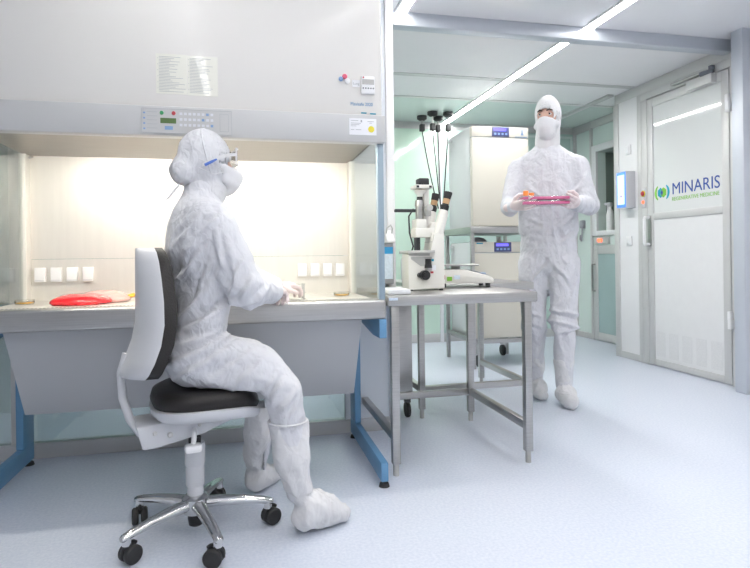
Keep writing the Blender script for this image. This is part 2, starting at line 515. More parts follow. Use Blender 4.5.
def soft(name, fn, lo, hi, res, m, parent=None, wrinkle=None, smooth=2, floor=None):
    pos, fc = nets(fn, lo, hi, res)
    me = bpy.data.meshes.new(name)
    me.from_pydata([tuple(p) for p in pos], [], [tuple(int(i) for i in f) for f in fc])
    me.validate(); me.update()
    bm = bmesh.new(); bm.from_mesh(me)
    bmesh.ops.recalc_face_normals(bm, faces=bm.faces)
    for _ in range(smooth):
        bmesh.ops.smooth_vert(bm, verts=bm.verts, factor=0.5, use_axis_x=True, use_axis_y=True, use_axis_z=True)
    if wrinkle:
        bm.normal_update()
        nv = [(v, v.normal.copy()) for v in bm.verts]
        ds = [wrinkle(v.co) for v, _ in nv]
        for (v, nn), d in zip(nv, ds):
            v.co += nn * d
    if floor is not None:
        for v in bm.verts:
            if v.co.z < floor: v.co.z = floor
    bm.to_mesh(me); bm.free()
    for p in me.polygons: p.use_smooth = True
    me.materials.append(m)
    o = bpy.data.objects.new(name, me); COL.objects.link(o)
    if parent is not None:
        o.parent = parent; o.matrix_parent_inverse = parent_world(parent).inverted()
    return o

def crumple(seed, amp=1.0, sc=1.0, along=(0.35, 0.1, 0.9), stretch=0.38):
    """sharp irregular folds of a loose plastic-fibre suit; folds run lengthwise along one direction"""
    off = Vector((seed * 3.1, seed * 1.7, seed * 2.3))
    v = Vector(along).normalized()
    def w(p):
        p = Vector(p) * sc
        q = p - v * (p.dot(v) * (1 - stretch * 0.85)) + off
        q2 = p + off * 1.3
        qd = q + noise.noise_vector(p * 5.0 + off) * 0.045
        h = 0.0090 * (0.34 - abs(noise.noise(qd * 6.5)) * 1.7)
        h += 0.0070 * (0.32 - abs(noise.noise(qd * 13.0 + off)) * 1.7)
        h += 0.0020 * (0.32 - abs(noise.noise(qd * 27.0 - off)) * 1.7)
        h += 0.0020 * noise.noise(q2 * 9.0)
        return h * amp
    return w

# ================================================================== THE ROOM
ZN, ZF = 2.35, 2.32        # ceiling of the front bay, of the rear bay
struct(MB().box(-3.1, 4.2, -2.8, 5.95, -0.06, 0.0).build('floor', M['floor']))
struct(MB().box(-3.1, 4.2, -2.8, 3.22, ZN, ZN + 0.08).build('ceiling', M['ceil']))
struct(MB().box(-3.1, 4.2, 3.30, 4.80, ZF, ZF + 0.08).build('ceiling_rear_bay', M['ceil_far']))
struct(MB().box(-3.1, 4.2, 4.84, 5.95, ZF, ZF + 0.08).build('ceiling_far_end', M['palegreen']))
struct(MB().box(-3.1, 3.24, 3.22, 3.30, 2.27, 2.36, bev=0.004).build('trim_1', M['alu_blue']))       # ceiling beam
struct(MB().box(-3.1, 3.6, 4.20, 4.26, ZF - 0.0045, ZF + 0.02).build('trim_2', M['alu']))
struct(MB().box(-3.1, 3.6, 4.80, 4.85, ZF - 0.0045, ZF + 0.02).build('trim_3', M['alu']))
struct(MB().box(3.14, 3.20, 4.45, 5.75, ZF - 0.02, ZF + 0.02, bev=0.003).build('trim_4', M['alu']))
struct(MB().box(-3.1, 4.2, -2.8, -2.7, 0, 2.4).build('wall_rear', M['white']))
struct(MB().box(-3.1, -3.0, -2.7, 5.9, 0, 2.4).build('wall_left', M['white']))
struct(MB().box(-3.0, -1.35, 3.86, 3.92, 0, 2.33).build('wall_left_room', M['palegreen']))

# wall to the right with the door
struct(MB().box(3.26, 3.36, -2.7, 3.19, 0, 2.4).box(3.26, 3.36, 3.19, 4.12, 2.18, 2.4).box(3.26, 3.36, 4.12, 4.50, 0, 2.4).build('wall_right', M['white']))
struct(MB().box(3.115, 3.27, 3.03, 3.12, 0, 2.40, bev=0.006).build('trim_5', M['alu_blue']))           # post at the front edge of the door wall
fr = MB()
fr.box(3.225, 3.30, 3.17, 3.245, 0, 2.175, bev=0.003).box(3.225, 3.30, 4.067, 4.14, 0, 2.175, bev=0.003)
fr.box(3.225, 3.30, 3.17, 4.14, 2.175, 2.235, bev=0.003).box(3.235, 3.30, 3.17, 4.49, 2.235, 2.33, bev=0.002)
struct(fr.build('trim_6', M['alu']))                                                                    # door casing
pf = MB()
pf.box(3.225, 3.28, 4.14, 4.185, 0, 2.235, bev=0.003).box(3.225, 3.28, 4.435, 4.50, 0, 2.235, bev=0.003).box(3.227, 3.28, 4.185, 4.435, 0, 0.055, bev=0.002)
struct(pf.build('trim_7', M['alu']))
struct(MB().box(3.235, 3.28, 4.185, 4.435, 0.055, 2.235).build('wall_right_panel', M['white']))

# the door
door = MB()
door.box(3.222, 3.262, 3.25, 3.312, 0.008, 2.165, bev=0.003).box(3.222, 3.262, 3.998, 4.06, 0.008, 2.165, bev=0.003)
door.box(3.222, 3.262, 3.312, 3.998, 0.008, 0.058, bev=0.003).box(3.222, 3.262, 3.312, 3.998, 1.183, 1.237, bev=0.003).box(3.222, 3.262, 3.312, 3.998, 2.097, 2.165, bev=0.003)
door = struct(door.build('door_1', M['alu']))
MB().box(3.232, 3.25, 3.312, 3.998, 1.237, 2.097).build('glass_pane', M['door_glass'], door)
MB().box(3.230, 3.25, 3.312, 3.998, 0.058, 1.183).build('lower_panel', M['door_white'], door)
for k in range(5):
    y1 = 3.985 - k * 0.138
    MB().box(3.2285, 3.231, y1 - 0.098, y1, 0.085, 0.285).build('vent_grille', M['vent'], door)
h = MB().tube([(3.222, 4.045, 0.985), (3.18, 4.045, 0.985), (3.175, 4.045, 1.0), (3.175, 4.045, 1.19), (3.18, 4.045, 1.205), (3.222, 4.045, 1.205)], 0.013, 10)
h.build('handle', M['alu_white'], door)
MB().box(3.218, 3.224, 4.018, 4.058, 0.97, 1.22, bev=0.002).build('handle_plate', M['steel'], door)
for z in (0.45, 1.93):
    MB().box(3.195, 3.225, 3.225, 3.255, z - 0.06, z + 0.005, bev=0.004).box(3.20, 3.225, 3.235, 3.262, z + 0.0, z + 0.06, bev=0.004).build('hinge', M['alu_white'], door)
cl = MB().box(3.175, 3.222, 3.345, 3.58, 2.10, 2.165, bev=0.004).build('door_closer', M['alu'], door)
MB().box(3.185, 3.222, 3.36, 3.75, 2.188, 2.206, bev=0.003).build('closer_rail', M['steel'], cl)
MB().box(3.17, 3.19, 3.335, 3.44, 2.165, 2.192, rotz=0.12).box(3.165, 3.195, 3.33, 3.36, 2.185, 2.215, bev=0.003).build('closer_arm', M['ink_dark'], cl)
# logo on the pane
XL = 3.2312
def arc_poly(cy, cz, r0, r1, a0, a1, x0, m, name, n=20):
    mb = MB()
    pts = []
    for i in range(n + 1):
        a = a0 + (a1 - a0) * i / n
        t = abs(2.0 * i / n - 1)
        w = (r1 - r0) * (1 - 0.55 * t * t)
        pts.append((a, r1 - w, r1))
    poly = [(cy - math.cos(a) * rr, cz + math.sin(a) * rr) for a, _, rr in pts] + [(cy - math.cos(a) * ri, cz + math.sin(a) * ri) for a, ri, _ in reversed(pts)]
    mb.prism(poly, 0, x0 - 0.0008, x0)
    return mb.build(name, m, door)
def hexa(cy, cz, r, x0, m, name, sq=0.85):
    poly = [(cy + r * sq * math.sin(PI / 3 * k), cz + r * math.cos(PI / 3 * k)) for k in range(6)]
    return MB().prism(poly, 0, x0 - 0.0008, x0).build(name, m, door)
LY, LZ = 3.905, 1.392
arc_poly(LY + 0.018, LZ, 0.042, 0.065, math.radians(118), math.radians(242), XL, M['logo_green'], 'logo_arc')
arc_poly(LY - 0.018, LZ, 0.042, 0.065, math.radians(-62), math.radians(62), XL, M['logo_teal'], 'logo_arc')
hexa(LY + 0.017, LZ, 0.041, XL, M['logo_teal'], 'logo_hexagon')
hexa(LY - 0.017, LZ, 0.041, XL - 0.0009, M['logo_green'], 'logo_hexagon')
MB().prism([(LY, LZ + 0.026), (LY - 0.012, LZ + 0.004), (LY - 0.012, LZ - 0.004), (LY, LZ - 0.026), (LY + 0.012, LZ - 0.004), (LY + 0.012, LZ + 0.004)], 0, XL - 0.0026, XL - 0.0018).build('logo_overlap', M['logo_blue'], door)
text('lettering', 'MINARIS', M['logo_blue'], 0.127, (XL, 3.800, 1.366), AX_RIGHT, door, width=0.452)
text('lettering', 'REGENERATIVE MEDICINE', M['logo_green'], 0.040, (XL, 3.800, 1.316), AX_RIGHT, door, width=0.452)

# fittings on the door wall
t = thing('wall_tablet', (3.235, 4.29, 1.30), 'grey wall-mounted display with a blue lit screen beside the door', 'wall display')
MB().box(3.145, 3.2345, 4.225, 4.350, 1.300, 1.612, bev=0.004).build('housing', M['shell'], t)
MB().box(3.1415, 3.1455, 4.230, 4.345, 1.306, 1.606).build('screen_border', M['tablet_blue'], t)
MB().box(3.1395, 3.1418, 4.243, 4.332, 1.330, 1.582).build('screen', M['tablet_pale'], t)
MB().lathe([(0.008, 0), (0.008, 0.001)], (3.1395, 4.285, 1.40), axis=(-1, 0, 0)).build('screen_icon', M['btn_red'], t)
for z, lb in ((1.804, 'white square light switch on the wall panel above the display'), (1.02, 'white square light switch on the wall panel below the display')):
    s = MB().box(3.224, 3.2348, 4.275, 4.345, z - 0.04, z + 0.04, bev=0.003).build('light_switch', M['alu_white'])
    tag(s, lb, 'switch', 'switches on the white wall panel')
    MB().box(3.219, 3.2255, 4.287, 4.333, z - 0.027, z + 0.027, bev=0.002).build('rocker', M['white'], s)
t = thing('door_indicator', (3.224, 4.105, 1.36), 'door release button and red lamp on the door casing', 'door button')
MB().box(3.215, 3.2255, 4.08, 4.13, 1.29, 1.45, bev=0.003).build('plate', M['shell'], t)
MB().lathe([(0.02, 0), (0.02, 0.008), (0.014, 0.014)], (3.215, 4.105, 1.405), axis=(-1, 0, 0)).build('button', M['btn_red'], t)
MB().lathe([(0.026, 0), (0.026, 0.004)], (3.215, 4.105, 1.405), axis=(-1, 0, 0)).build('button_ring', M['yellow'], t)
MB().lathe([(0.015, 0), (0.013, 0.006)], (3.215, 4.105, 1.335), axis=(-1, 0, 0)).build('lamp', M['led_red'], t)

# recess behind the door wall
rw = MB()
rw.box(3.62, 3.72, 4.5, 4.68, 0, 2.4).box(3.62, 3.72, 5.325, 5.9, 0, 2.4).box(3.62, 3.72, 4.68, 5.325, 0, 1.15).box(3.62, 3.72, 4.68, 5.325, 1.98, 2.4)
struct(rw.build('wall_right_recess', M['palegreen']))
struct(MB().box(3.36, 3.62, 4.44, 4.50, 0, 2.4).build('wall_recess_return', M['white']))
struct(MB().box(3.598, 3.622, 5.395, 5.43, 0, 2.33, bev=0.003).box(3.598, 3.622, 5.70, 5.75, 0, 2.33, bev=0.003).box(3.60, 3.622, 5.43, 5.70, 0, 0.06, bev=0.003).box(3.60, 3.622, 4.5, 5.75, 2.24, 2.32, bev=0.003).build('trim_8', M['alu']))
hf = MB()
hf.box(3.595, 3.625, 4.62, 4.69, 1.10, 2.05, bev=0.004).box(3.595, 3.625, 5.32, 5.39, 1.10, 2.05, bev=0.004).box(3.595, 3.625, 4.69, 5.32, 1.10, 1.15, bev=0.004).box(3.595, 3.625, 4.69, 5.32, 1.98, 2.05, bev=0.004)
hatch = struct(hf.build('window_1', M['white']))
MB().box(4.0, 4.02, 4.66, 5.34, 1.13, 2.0).box(3.72, 4.0, 4.66, 4.68, 1.13, 2.0).box(3.72, 4.0, 5.325, 5.345, 1.13, 2.0).box(3.72, 4.0, 4.66, 5.34, 1.13, 1.15).box(3.72, 4.0, 4.66, 5.34, 1.98, 2.0).build('hatch_lining', M['hatch_in'], hatch)
MB().box(3.90, 3.99, 4.68, 5.32, 1.74, 1.755).box(3.90, 3.99, 4.68, 5.32, 1.55, 1.562).build('wire_shelf', M['alu_white'], hatch)
text('lettering', 'PASS BOX', M['ink'], 0.035, (3.594, 5.27, 1.112), AX_RIGHT, hatch) if False else None
d2 = MB()
d2.box(3.60, 3.63, 4.62, 4.70, 0.01, 1.0, bev=0.003).box(3.60, 3.63, 5.31, 5.385, 0.01, 1.0, bev=0.003).box(3.60, 3.63, 4.70, 5.31, 0.01, 0.09, bev=0.003).box(3.60, 3.63, 4.70, 5.31, 0.91, 1.0, bev=0.003)
d2 = struct(d2.build('door_2', M['alu']))
MB().box(3.608, 3.622, 4.70, 5.31, 0.09, 0.91).build('glass_pane', M['teal_glass'], d2)
MB().tube([(3.60, 5.36, 0.52), (3.57, 5.36, 0.52), (3.57, 5.36, 0.80), (3.60, 5.36, 0.80)], 0.011, 8).build('handle', M['steel'], d2)
t = thing('hatch_indicator', (3.61, 5.23, 1.05), 'small panel with red lit lamps under the hatch window', 'indicator panel')
MB().box(3.60, 3.621, 5.12, 5.36, 1.015, 1.085, bev=0.003).build('plate', M['alu'], t)
for y in (5.285, 5.245):
    MB().lathe([(0.022, 0), (0.019, 0.008)], (3.60, y, 1.052), axis=(-1, 0, 0)).build('lamp', M['led_red'], t)
t = thing('wall_handset', (3.61, 5.57, 1.05), 'dark handset hanging on the pale green recess wall', 'handset')
MB().box(3.575, 3.621, 5.545, 5.60, 1.19, 1.28, bev=0.012).build('cradle', M['disp_body'], t)
MB().tube([(3.59, 5.565, 1.20), (3.585, 5.565, 1.10), (3.585, 5.58, 1.055), (3.585, 5.60, 1.07), (3.588, 5.595, 1.12)], 0.009, 8).build('cord', M['disp_body'], t)
t = thing('spray_bottle', (3.67, 5.19, 1.15), 'white spray bottle standing inside the hatch window', 'spray bottle')
MB().lathe([(0.036, 0), (0.038, 0.01), (0.038, 0.16), (0.03, 0.20), (0.015, 0.225), (0.014, 0.25)], (3.67, 5.19, 1.15)).build('bottle', M['alu_white'], t)
MB().box(3.645, 3.69, 5.17, 5.21, 1.395, 1.44, bev=0.008).box(3.65, 3.68, 5.21, 5.255, 1.415, 1.44, bev=0.005).box(3.655, 3.68, 5.205, 5.225, 1.35, 1.41, bev=0.005).build('trigger_head', M['shell'], t)

# far wall of green glass panels
struct(MB().box(-3.0, 3.7, 5.76, 5.85, 0, 2.4).build('wall_back', M['palegreen']))
def seg_panel(name, x0, x1, m, z0=0.09, z1=2.25):
    struct(MB().box(x0, x1, 5.74, 5.77, z0, z1).build(name, m))
seg_panel('wall_back_panel_left', -2.9, 2.005, M['green'])
seg_panel('wall_back_panel_middle', 2.04, 2.97, M['teal'])
seg_panel('wall_back_panel_right', 3.0, 3.60, M['teal'])
struct(MB().box(-3.0, 3.62, 5.735, 5.775, 0, 0.09, bev=0.003).build('trim_9', M['alu']))
struct(MB().box(-3.0, 3.62, 5.735, 5.775, 2.25, 2.33, bev=0.003).build('trim_10', M['alu']))
struct(MB().box(2.005, 2.04, 5.715, 5.775, 0, 2.33, bev=0.004).build('trim_11', M['alu_white']))
struct(MB().box(2.97, 3.0, 5.735, 5.775, 0.09, 2.25, bev=0.003).box(3.02, 3.59, 5.735, 5.745, 2.20, 2.225).box(3.565, 3.59, 5.735, 5.745, 0.09, 2.20).build('trim_12', M['palegreen']))

# partition behind the safety cabinet: base trim, glass, white end panel and post
struct(MB().box(-3.0, 0.735, 2.925, 2.985, 0, 0.07, bev=0.003).build('baseboard_back', M['base_trim']))
struct(MB().box(-3.0, 0.50, 2.94, 2.965, 0.07, 2.35).build('window_2', M['part_glass']))
struct(MB().box(0.50, 0.735, 2.935, 2.975, 0.07, 2.35).build('wall_partition_end', mat('pale_blue_panel', (0.70, 0.74, 0.79), 0.3, var=0.01, vscale=3)))
struct(MB().box(0.735, 0.778, 2.92, 2.99, 0, 2.35, bev=0.004).build('trim_13', M['alu_white']))
struct(MB().box(-1.06, -1.0, 2.93, 2.975, 0.07, 2.35, bev=0.004).build('trim_14', M['alu']))

# ceiling lights: long LED strips set in profile
def strip_light(x, y0, y1, z, label, m='strip'):
    t = thing('ceiling_light', (x, (y0 + y1) / 2, z), label, 'ceiling light', 'LED strips along the ceiling')
    MB().box(x - 0.03, x + 0.03, y0, y1, z - 0.006, z + 0.001).build('diffuser', M[m], t)
    MB().box(x - 0.045, x - 0.03, y0, y1, z - 0.009, z + 0.001).box(x + 0.03, x + 0.045, y0, y1, z - 0.009, z + 0.001).build('profile', M['alu_white'], t)
strip_light(2.14, -2.5, 3.215, ZN, 'long white strip light on the front ceiling, running to the beam over the walking person')
strip_light(2.08, 3.31, 5.72, ZF, 'long white strip light on the rear ceiling, from the beam to the green glass wall', 'strip_rear')
strip_light(0.91, -2.5, 3.215, ZN, 'white strip light on the front ceiling ending above the white wall post')
strip_light(-0.30, -2.5, 2.0, ZN, 'white strip light on the front ceiling before the safety cabinet')
strip_light(0.78, 3.31, 5.72, ZF, 'white strip light on the rear ceiling behind the white wall post', 'strip_rear')

strip_light(-2.2, 3.05, 3.80, ZN, 'added short strip light, unseen behind the glass partition, brightening the left pane', 'strip_rear')  # added lamp, no fixture known there; lightens the view through the left glass

# ================================================================== SAFETY CABINET
cab = thing('safety_cabinet', (-0.215, 2.5, 0), 'big white and steel safety cabinet on a blue stand, lit inside', 'safety cabinet')
CX0, CX1, CYF = -0.975, 0.545, 2.2
MB().box(CX0, CX1 - 0.008, CYF, 2.9, 1.47, 2.26, bev=0.006).build('upper_housing', M['cab_white'], cab)
band = MB().box(CX0 - 0.006, CX1, 2.178, 2.232, 1.365, 1.472, bev=0.004).build('control_band', M['cab_grey'], cab)
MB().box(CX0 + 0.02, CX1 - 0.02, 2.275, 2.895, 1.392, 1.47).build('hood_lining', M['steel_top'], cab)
MB().cyl((-0.84, 2.252, 1.39), (0.46, 2.252, 1.39), 0.0095, n=12).build('lamp_tube', M['tube'], cab)
bp_ = MB().box(CX0 + 0.03, CX1 - 0.02, 2.852, 2.872, 0.925, 1.393).build('back_panel', M['steel_in'], cab)
MB().box(CX0 + 0.03, CX1 - 0.02, 2.850, 2.872, 0.735, 0.9235).build('lower_back_panel', M['steel_in'], cab)
sill = MB().box(CX0, CX1, CYF, 2.29, 0.668, 0.747, bev=0.012, seg=3).build('front_sill', M['steel_h'], cab)
pd = MB()
x = CX0 + 0.02
while x < CX1 - 0.03:
    pd.box(x, x + 0.006, 2.268, 2.274, 0.7465, 0.7476); x += 0.0135
pd.build('perforation', M['ink_dark'], sill)
ws = MB().box(CX0 + 0.01, CX1 - 0.01, 2.285, 2.87, 0.70, 0.736, bev=0.003).build('work_surface', M['steel_in'], cab)
for xa in (-0.62, 0.255):
    MB().box(xa, xa + 0.004, 2.30, 2.84, 0.7355, 0.7366).build('tray_joint', M['mic_grey'], ws)
tk = MB().prism([(2.285, 0.69), (2.505, 0.308), (2.80, 0.308), (2.86, 0.69)], 0, -0.857, 0.466, bev=0.004)
tk.build('tank', M['tank'], cab)
for s, (xa, xb, xc) in (('l', (CX0 + 0.012, CX0 + 0.02, CX0)), ('r', (CX1 - 0.028, CX1 - 0.02, CX1))):
    MB().box(xa, xb, 2.235, 2.80, 0.74, 1.392).build('side_window', M['pane'], cab)
    x0, x1 = (CX0 + 0.004, CX0 + 0.034) if s == 'l' else (CX1 - 0.036, CX1 - 0.006)
    MB().box(x0, x1, 2.795, 2.86, 0.736, 1.393, bev=0.003).build('rear_profile', M['mic'], cab)
    x0, x1 = (CX0, CX0 + 0.026) if s == 'l' else (CX1 - 0.028, CX1 - 0.003)
    MB().box(x0, x1, 2.205, 2.24, 0.745, 1.367, bev=0.003).build('front_strut', M['strut'], cab)
    x0, x1 = (CX0 + 0.0, CX0 + 0.03) if s == 'l' else (CX1 - 0.03, CX1)
    st = MB()
    st.box(x0, x1, 2.745, 2.875, 0.0985, 0.668, bev=0.004)
    st.box(x0, x1, 2.2, 2.875, 0.022, 0.098, bev=0.004)
    st.prism([(2.2, 0.668), (2.2, 0.592), (2.32, 0.592), (2.744, 0.635), (2.744, 0.668)], 0, x0, x1, bev=0.003)
    so = st.build('stand_frame', M['blue'], cab)
    for y in (2.215, 2.85):
        MB().cyl(((x0 + x1) / 2, y, 0.0), ((x0 + x1) / 2, y, 0.014), 0.022, 0.018, n=16).cyl(((x0 + x1) / 2, y, 0.012), ((x0 + x1) / 2, y, 0.03), 0.008, n=10).build('foot_pad', M['rubber'], so)
# stretcher bar between the two stand frames
MB().box(CX0 + 0.03, CX1 - 0.03, 2.84, 2.87, 0.50, 0.56, bev=0.003).build('stand_crossbar', M['blue'], cab)
MB().lathe([(0.006, 0), (0.006, 0.003)], (CX1 - 0.012, CYF, 0.69), axis=(0, -1, 0)).build('bolt', M['mic_grey'], cab)
for xs in (-0.900, -0.834, -0.768, -0.702, 0.275, 0.338, 0.401, 0.464):
    so = MB().box(xs - 0.022, xs + 0.022, 2.828, 2.851, 0.822, 0.886, bev=0.003).build('socket_cover', M['alu_white'], cab)
    MB().box(xs - 0.019, xs + 0.019, 2.826, 2.829, 0.828, 0.83).build('cover_lip', M['shell'], so)
MB().cyl((-0.925, 2.83, 1.385), (-0.925, 2.80, 1.375), 0.006, n=8).build('lining_screw', M['mic_grey'], cab)
# control panel on the band
YB = 2.178
cp = MB().box(-0.356, -0.042, YB - 0.002, YB + 0.001, 1.373, 1.462).build('control_panel', M['shell'], cab)
cpc = bpy.data.materials.new('x') if False else None
cp.data.materials[0] = M['cab_grey']
ol = MB()
for (xa, xb, za, zb) in ((-0.356, -0.042, 1.4605, 1.462), (-0.356, -0.042, 1.373, 1.3745), (-0.356, -0.3545, 1.373, 1.462), (-0.0435, -0.042, 1.373, 1.462), (-0.085, -0.0835, 1.385, 1.45), (-0.055, -0.0535, 1.385, 1.45), (-0.085, -0.0535, 1.385, 1.3862), (-0.085, -0.0535, 1.449, 1.45)):
    ol.box(xa, xb, YB - 0.003, YB - 0.0018, za, zb)
for k in range(5):
    ol.box(-0.338, -0.302, YB - 0.003, YB - 0.0018, 1.390 + k * 0.0145, 1.3913 + k * 0.0145)
ol.build('panel_outline', M['ink'], cp)
MB().box(-0.292, -0.238, YB - 0.0035, YB - 0.0015, 1.409, 1.428).build('display', M['lcd'], cp)
MB().lathe([(0.0075, 0), (0.0065, 0.004)], (-0.287, YB - 0.0015, 1.4465), axis=(0, -1, 0)).build('start_button', M['btn_green'], cp)
MB().lathe([(0.0075, 0), (0.0065, 0.004)], (-0.246, YB - 0.0015, 1.4465), axis=(0, -1, 0)).build('stop_button', M['btn_red'], cp)
MB().box(-0.277, -0.249, YB - 0.0035, YB - 0.0015, 1.386, 1.399).build('display_label', M['key_blue'], cp)
for r in range(3):
    for k in range(8):
        xx = -0.226 + k * 0.0155
        if 1.445 - r * 0.02 < 1.40 and k > 6: continue
        MB().box(xx, xx + 0.0095, YB - 0.0035, YB - 0.0015, 1.441 - r * 0.0205, 1.450 - r * 0.0205).build('key', M['key'] if k < 5 else M['key_blue'] if (k + r) % 3 == 0 else M['key'], cp)
for k in range(4):
    MB().box(-0.350, -0.343, YB - 0.003, YB - 0.0015, 1.385 + k * 0.019, 1.391 + k * 0.019).build('pilot_mark', M['key_blue'], cp)
# small marks that belong to the cabinet
text('name_lettering', 'Maxisafe 2020', M['ink_blue'], 0.018, (0.41, CYF - 0.0003, 1.512), AX_FRONT, cab, width=0.088)
MB().box(0.452, 0.474, CYF - 0.0012, CYF, 1.481, 1.486).box(0.488, 0.512, CYF - 0.0012, CYF, 1.479, 1.484).build('green_mark', M['logo_teal'], cab)

# things fixed on the cabinet front
t = thing('instruction_sheet', (-0.2, CYF, 1.52), 'double yellowed sheet of printed text on the white cabinet front', 'notice')
MB().box(-0.308, -0.2, CYF - 0.0015, CYF - 0.0002, 1.522, 1.668).build('sheet', M['paper'], t)
MB().box(-0.1985, -0.091, CYF - 0.0015, CYF - 0.0002, 1.520, 1.666).build('sheet', M['paper'], t)
for xa in (-0.302, -0.195):
    ln = MB()
    for k in range(24):
        z = 1.658 - k * 0.0055
        L = 0.094 * (random.uniform(0.35, 1.0) if k else 0.8)
        ln.box(xa + 0.004, xa + 0.004 + L, CYF - 0.0021, CYF - 0.0014, z - 0.0016, z)
        if k % 4 == 1: ln.box(xa - 0.001, xa + 0.002, CYF - 0.0021, CYF - 0.0014, z - 0.0016, z)
    ln.build('printed_text', M['ink'], t)
t = thing('test_certificate', (0.455, YB, 1.395), 'white inspection sticker with a yellow round seal on the grey band', 'sticker')
MB().box(0.400, 0.508, YB - 0.0012, YB - 0.0002, 1.392, 1.456).build('sticker_sheet', M['paper_white'], t)
MB().lathe([(0.0125, 0), (0.0125, 0.0008)], (0.487, YB - 0.0011, 1.415), axis=(0, -1, 0)).build('seal', M['yellow'], t)
ln = MB()
for (xa, L, z) in ((0.406, 0.030, 1.448), (0.406, 0.040, 1.438), (0.406, 0.034, 1.4325), (0.406, 0.022, 1.427), (0.406, 0.014, 1.413), (0.425, 0.022, 1.413), (0.472, 0.026, 1.446), (0.480, 0.01, 1.440)):
    ln.box(xa, xa + L, YB - 0.0018, YB - 0.001, z - 0.002, z)
ln.box(0.445, 0.451, YB - 0.0018, YB - 0.001, 1.441, 1.450)
ln.build('printed_text', M['ink'], t)
t = thing('digital_timer', (0.48, CYF, 1.555), 'small white digital timer stuck on the cabinet front', 'timer')
MB().box(0.452, 0.506, CYF - 0.016, CYF - 0.0002, 1.556, 1.626, bev=0.004).build('timer_body', M['alu_white'], t)
MB().box(0.456, 0.502, CYF - 0.018, CYF - 0.0155, 1.592, 1.612).build('display', M['mic_grey'], t)
for k in range(5):
    MB().lathe([(0.0028, 0), (0.0028, 0.003)], (0.459 + k * 0.010, CYF - 0.0155, 1.577), axis=(0, -1, 0), n=10).build('button', M['ink_dark'], t)
MB().lathe([(0.0035, 0), (0.003, 0.003)], (0.46, CYF - 0.0155, 1.619), axis=(0, -1, 0), n=10).build('alarm_lamp', M['btn_red'], t)
s = tag(MB().box(0.418, 0.450, CYF - 0.0012, CYF - 0.0002, 1.584, 1.612).build('paper_tag', M['paper_white']), 'little white paper tag beside the digital timer', 'tag')
text('lettering', 'Lung', M['ink'], 0.014, (0.421, CYF - 0.0014, 1.593), AX_FRONT, s, width=0.024)
s = tag(MB().lathe([(0.010, 0), (0.010, 0.006), (0.007, 0.009)], (0.388, CYF - 0.0002, 1.622), axis=(0, -1, 0)).build('fridge_magnet', M['btn_red']), 'round red magnet on the cabinet front', 'magnet', 'magnets on the cabinet front')
s.data.materials[0] = mat('magnet_pink', (0.75, 0.10, 0.20), 0.3, var=0.03)
s = tag(MB().lathe([(0.009, 0), (0.009, 0.006), (0.006, 0.009)], (0.373, CYF - 0.0002, 1.612), axis=(0, -1, 0)).build('fridge_magnet', M['key_blue']), 'round blue magnet on the cabinet front', 'magnet', 'magnets on the cabinet front')
s = tag(MB().lathe([(0.011, 0), (0.011, 0.004), (0.008, 0.006)], (0.398, CYF - 0.0002, 1.606), axis=(0, -1, 0)).build('fridge_magnet', M['alu_white']), 'round white magnet on the cabinet front', 'magnet', 'magnets on the cabinet front')

# things inside the cabinet
t = thing('fluid_bag', (-0.66, 2.6, 0.736), 'flat soft bag of red fluid lying on the steel work surface', 'fluid bag')
def f_bag(P):
    d = ellip(P, (-0.665, 2.58, 0.745), (0.118, 0.11, 0.038), 0.08)
    return smax(d, 0.7365 - P[:, 2], 0.006)
soft('red_pouch', f_bag, (-0.82, 2.42, 0.72), (-0.5, 2.74, 0.80), 0.006, M['red'], t, wrinkle=crumple(3, 0.35, 1.2), floor=0.7364)
def f_bag2(P):
    d = ellip(P, (-0.60, 2.655, 0.748), (0.115, 0.07, 0.042), 0.05)
    return smax(d, 0.7365 - P[:, 2], 0.006)
soft('clear_pouch', f_bag2, (-0.78, 2.52, 0.72), (-0.44, 2.78, 0.81), 0.006, M['pinkfilm'], t, wrinkle=crumple(5, 0.4, 1.2), floor=0.7364)
MB().tube([(-0.505, 2.66, 0.756), (-0.47, 2.665, 0.765), (-0.45, 2.668, 0.768)], 0.009, 10).build('port_tube', M['amber'], t)
MB().tube([(-0.45, 2.668, 0.768), (-0.435, 2.67, 0.764)], [0.013, 0.012], 10).box(-0.445, -0.435, 2.655, 2.685, 0.737, 0.792, bev=0.003).build('white_clamp', M['alu_white'], t)
def petri(x, y, n, label, mcol):
    t = thing('petri_dish', (x, y, 0.736), label, 'petri dish', 'dishes in the safety cabinet')
    MB().lathe([(0.036, 0), (0.037, 0.012), (0.035, 0.012), (0.034, 0.003), (0.001, 0.003)], (x, y, 0.7362)).build('dish', M['clear'], t)
    MB().lathe([(0.0335, 0), (0.0335, 0.007)], (x, y, 0.7395)).build('medium', mcol, t)
    MB().lathe([(0.038, 0), (0.0385, 0.012), (0.038, 0.0135), (0.001, 0.0135)], (x, y, 0.7415)).build('lid', M['clear'], t)
petri(-0.905, 2.66, 1, 'dish of amber medium at the cabinet end away from the microscope', M['amber'])
petri(0.435, 2.62, 1, 'dish of amber medium at the cabinet end beside the microscope table', M['amber'])
t = thing('tube_rack', (0.205, 2.48, 0.736), 'clear acrylic rack by the gloved hand of the seated person', 'rack')
MB().box(0.160, 0.250, 2.45, 2.53, 0.800, 0.806, bev=0.001).build('top_plate', M['clear'], t)
MB().box(0.160, 0.250, 2.45, 2.53, 0.765, 0.770, bev=0.001).build('middle_plate', M['clear'], t)
MB().box(0.160, 0.250, 2.45, 2.53, 0.7362, 0.741, bev=0.001).build('base_plate', M['clear'], t)
for px in (0.166, 0.244):
    for py in (2.456, 2.524):
        MB().box(px - 0.003, px + 0.003, py - 0.003, py + 0.003, 0.738, 0.803).build('post', M['mic_grey'], t)

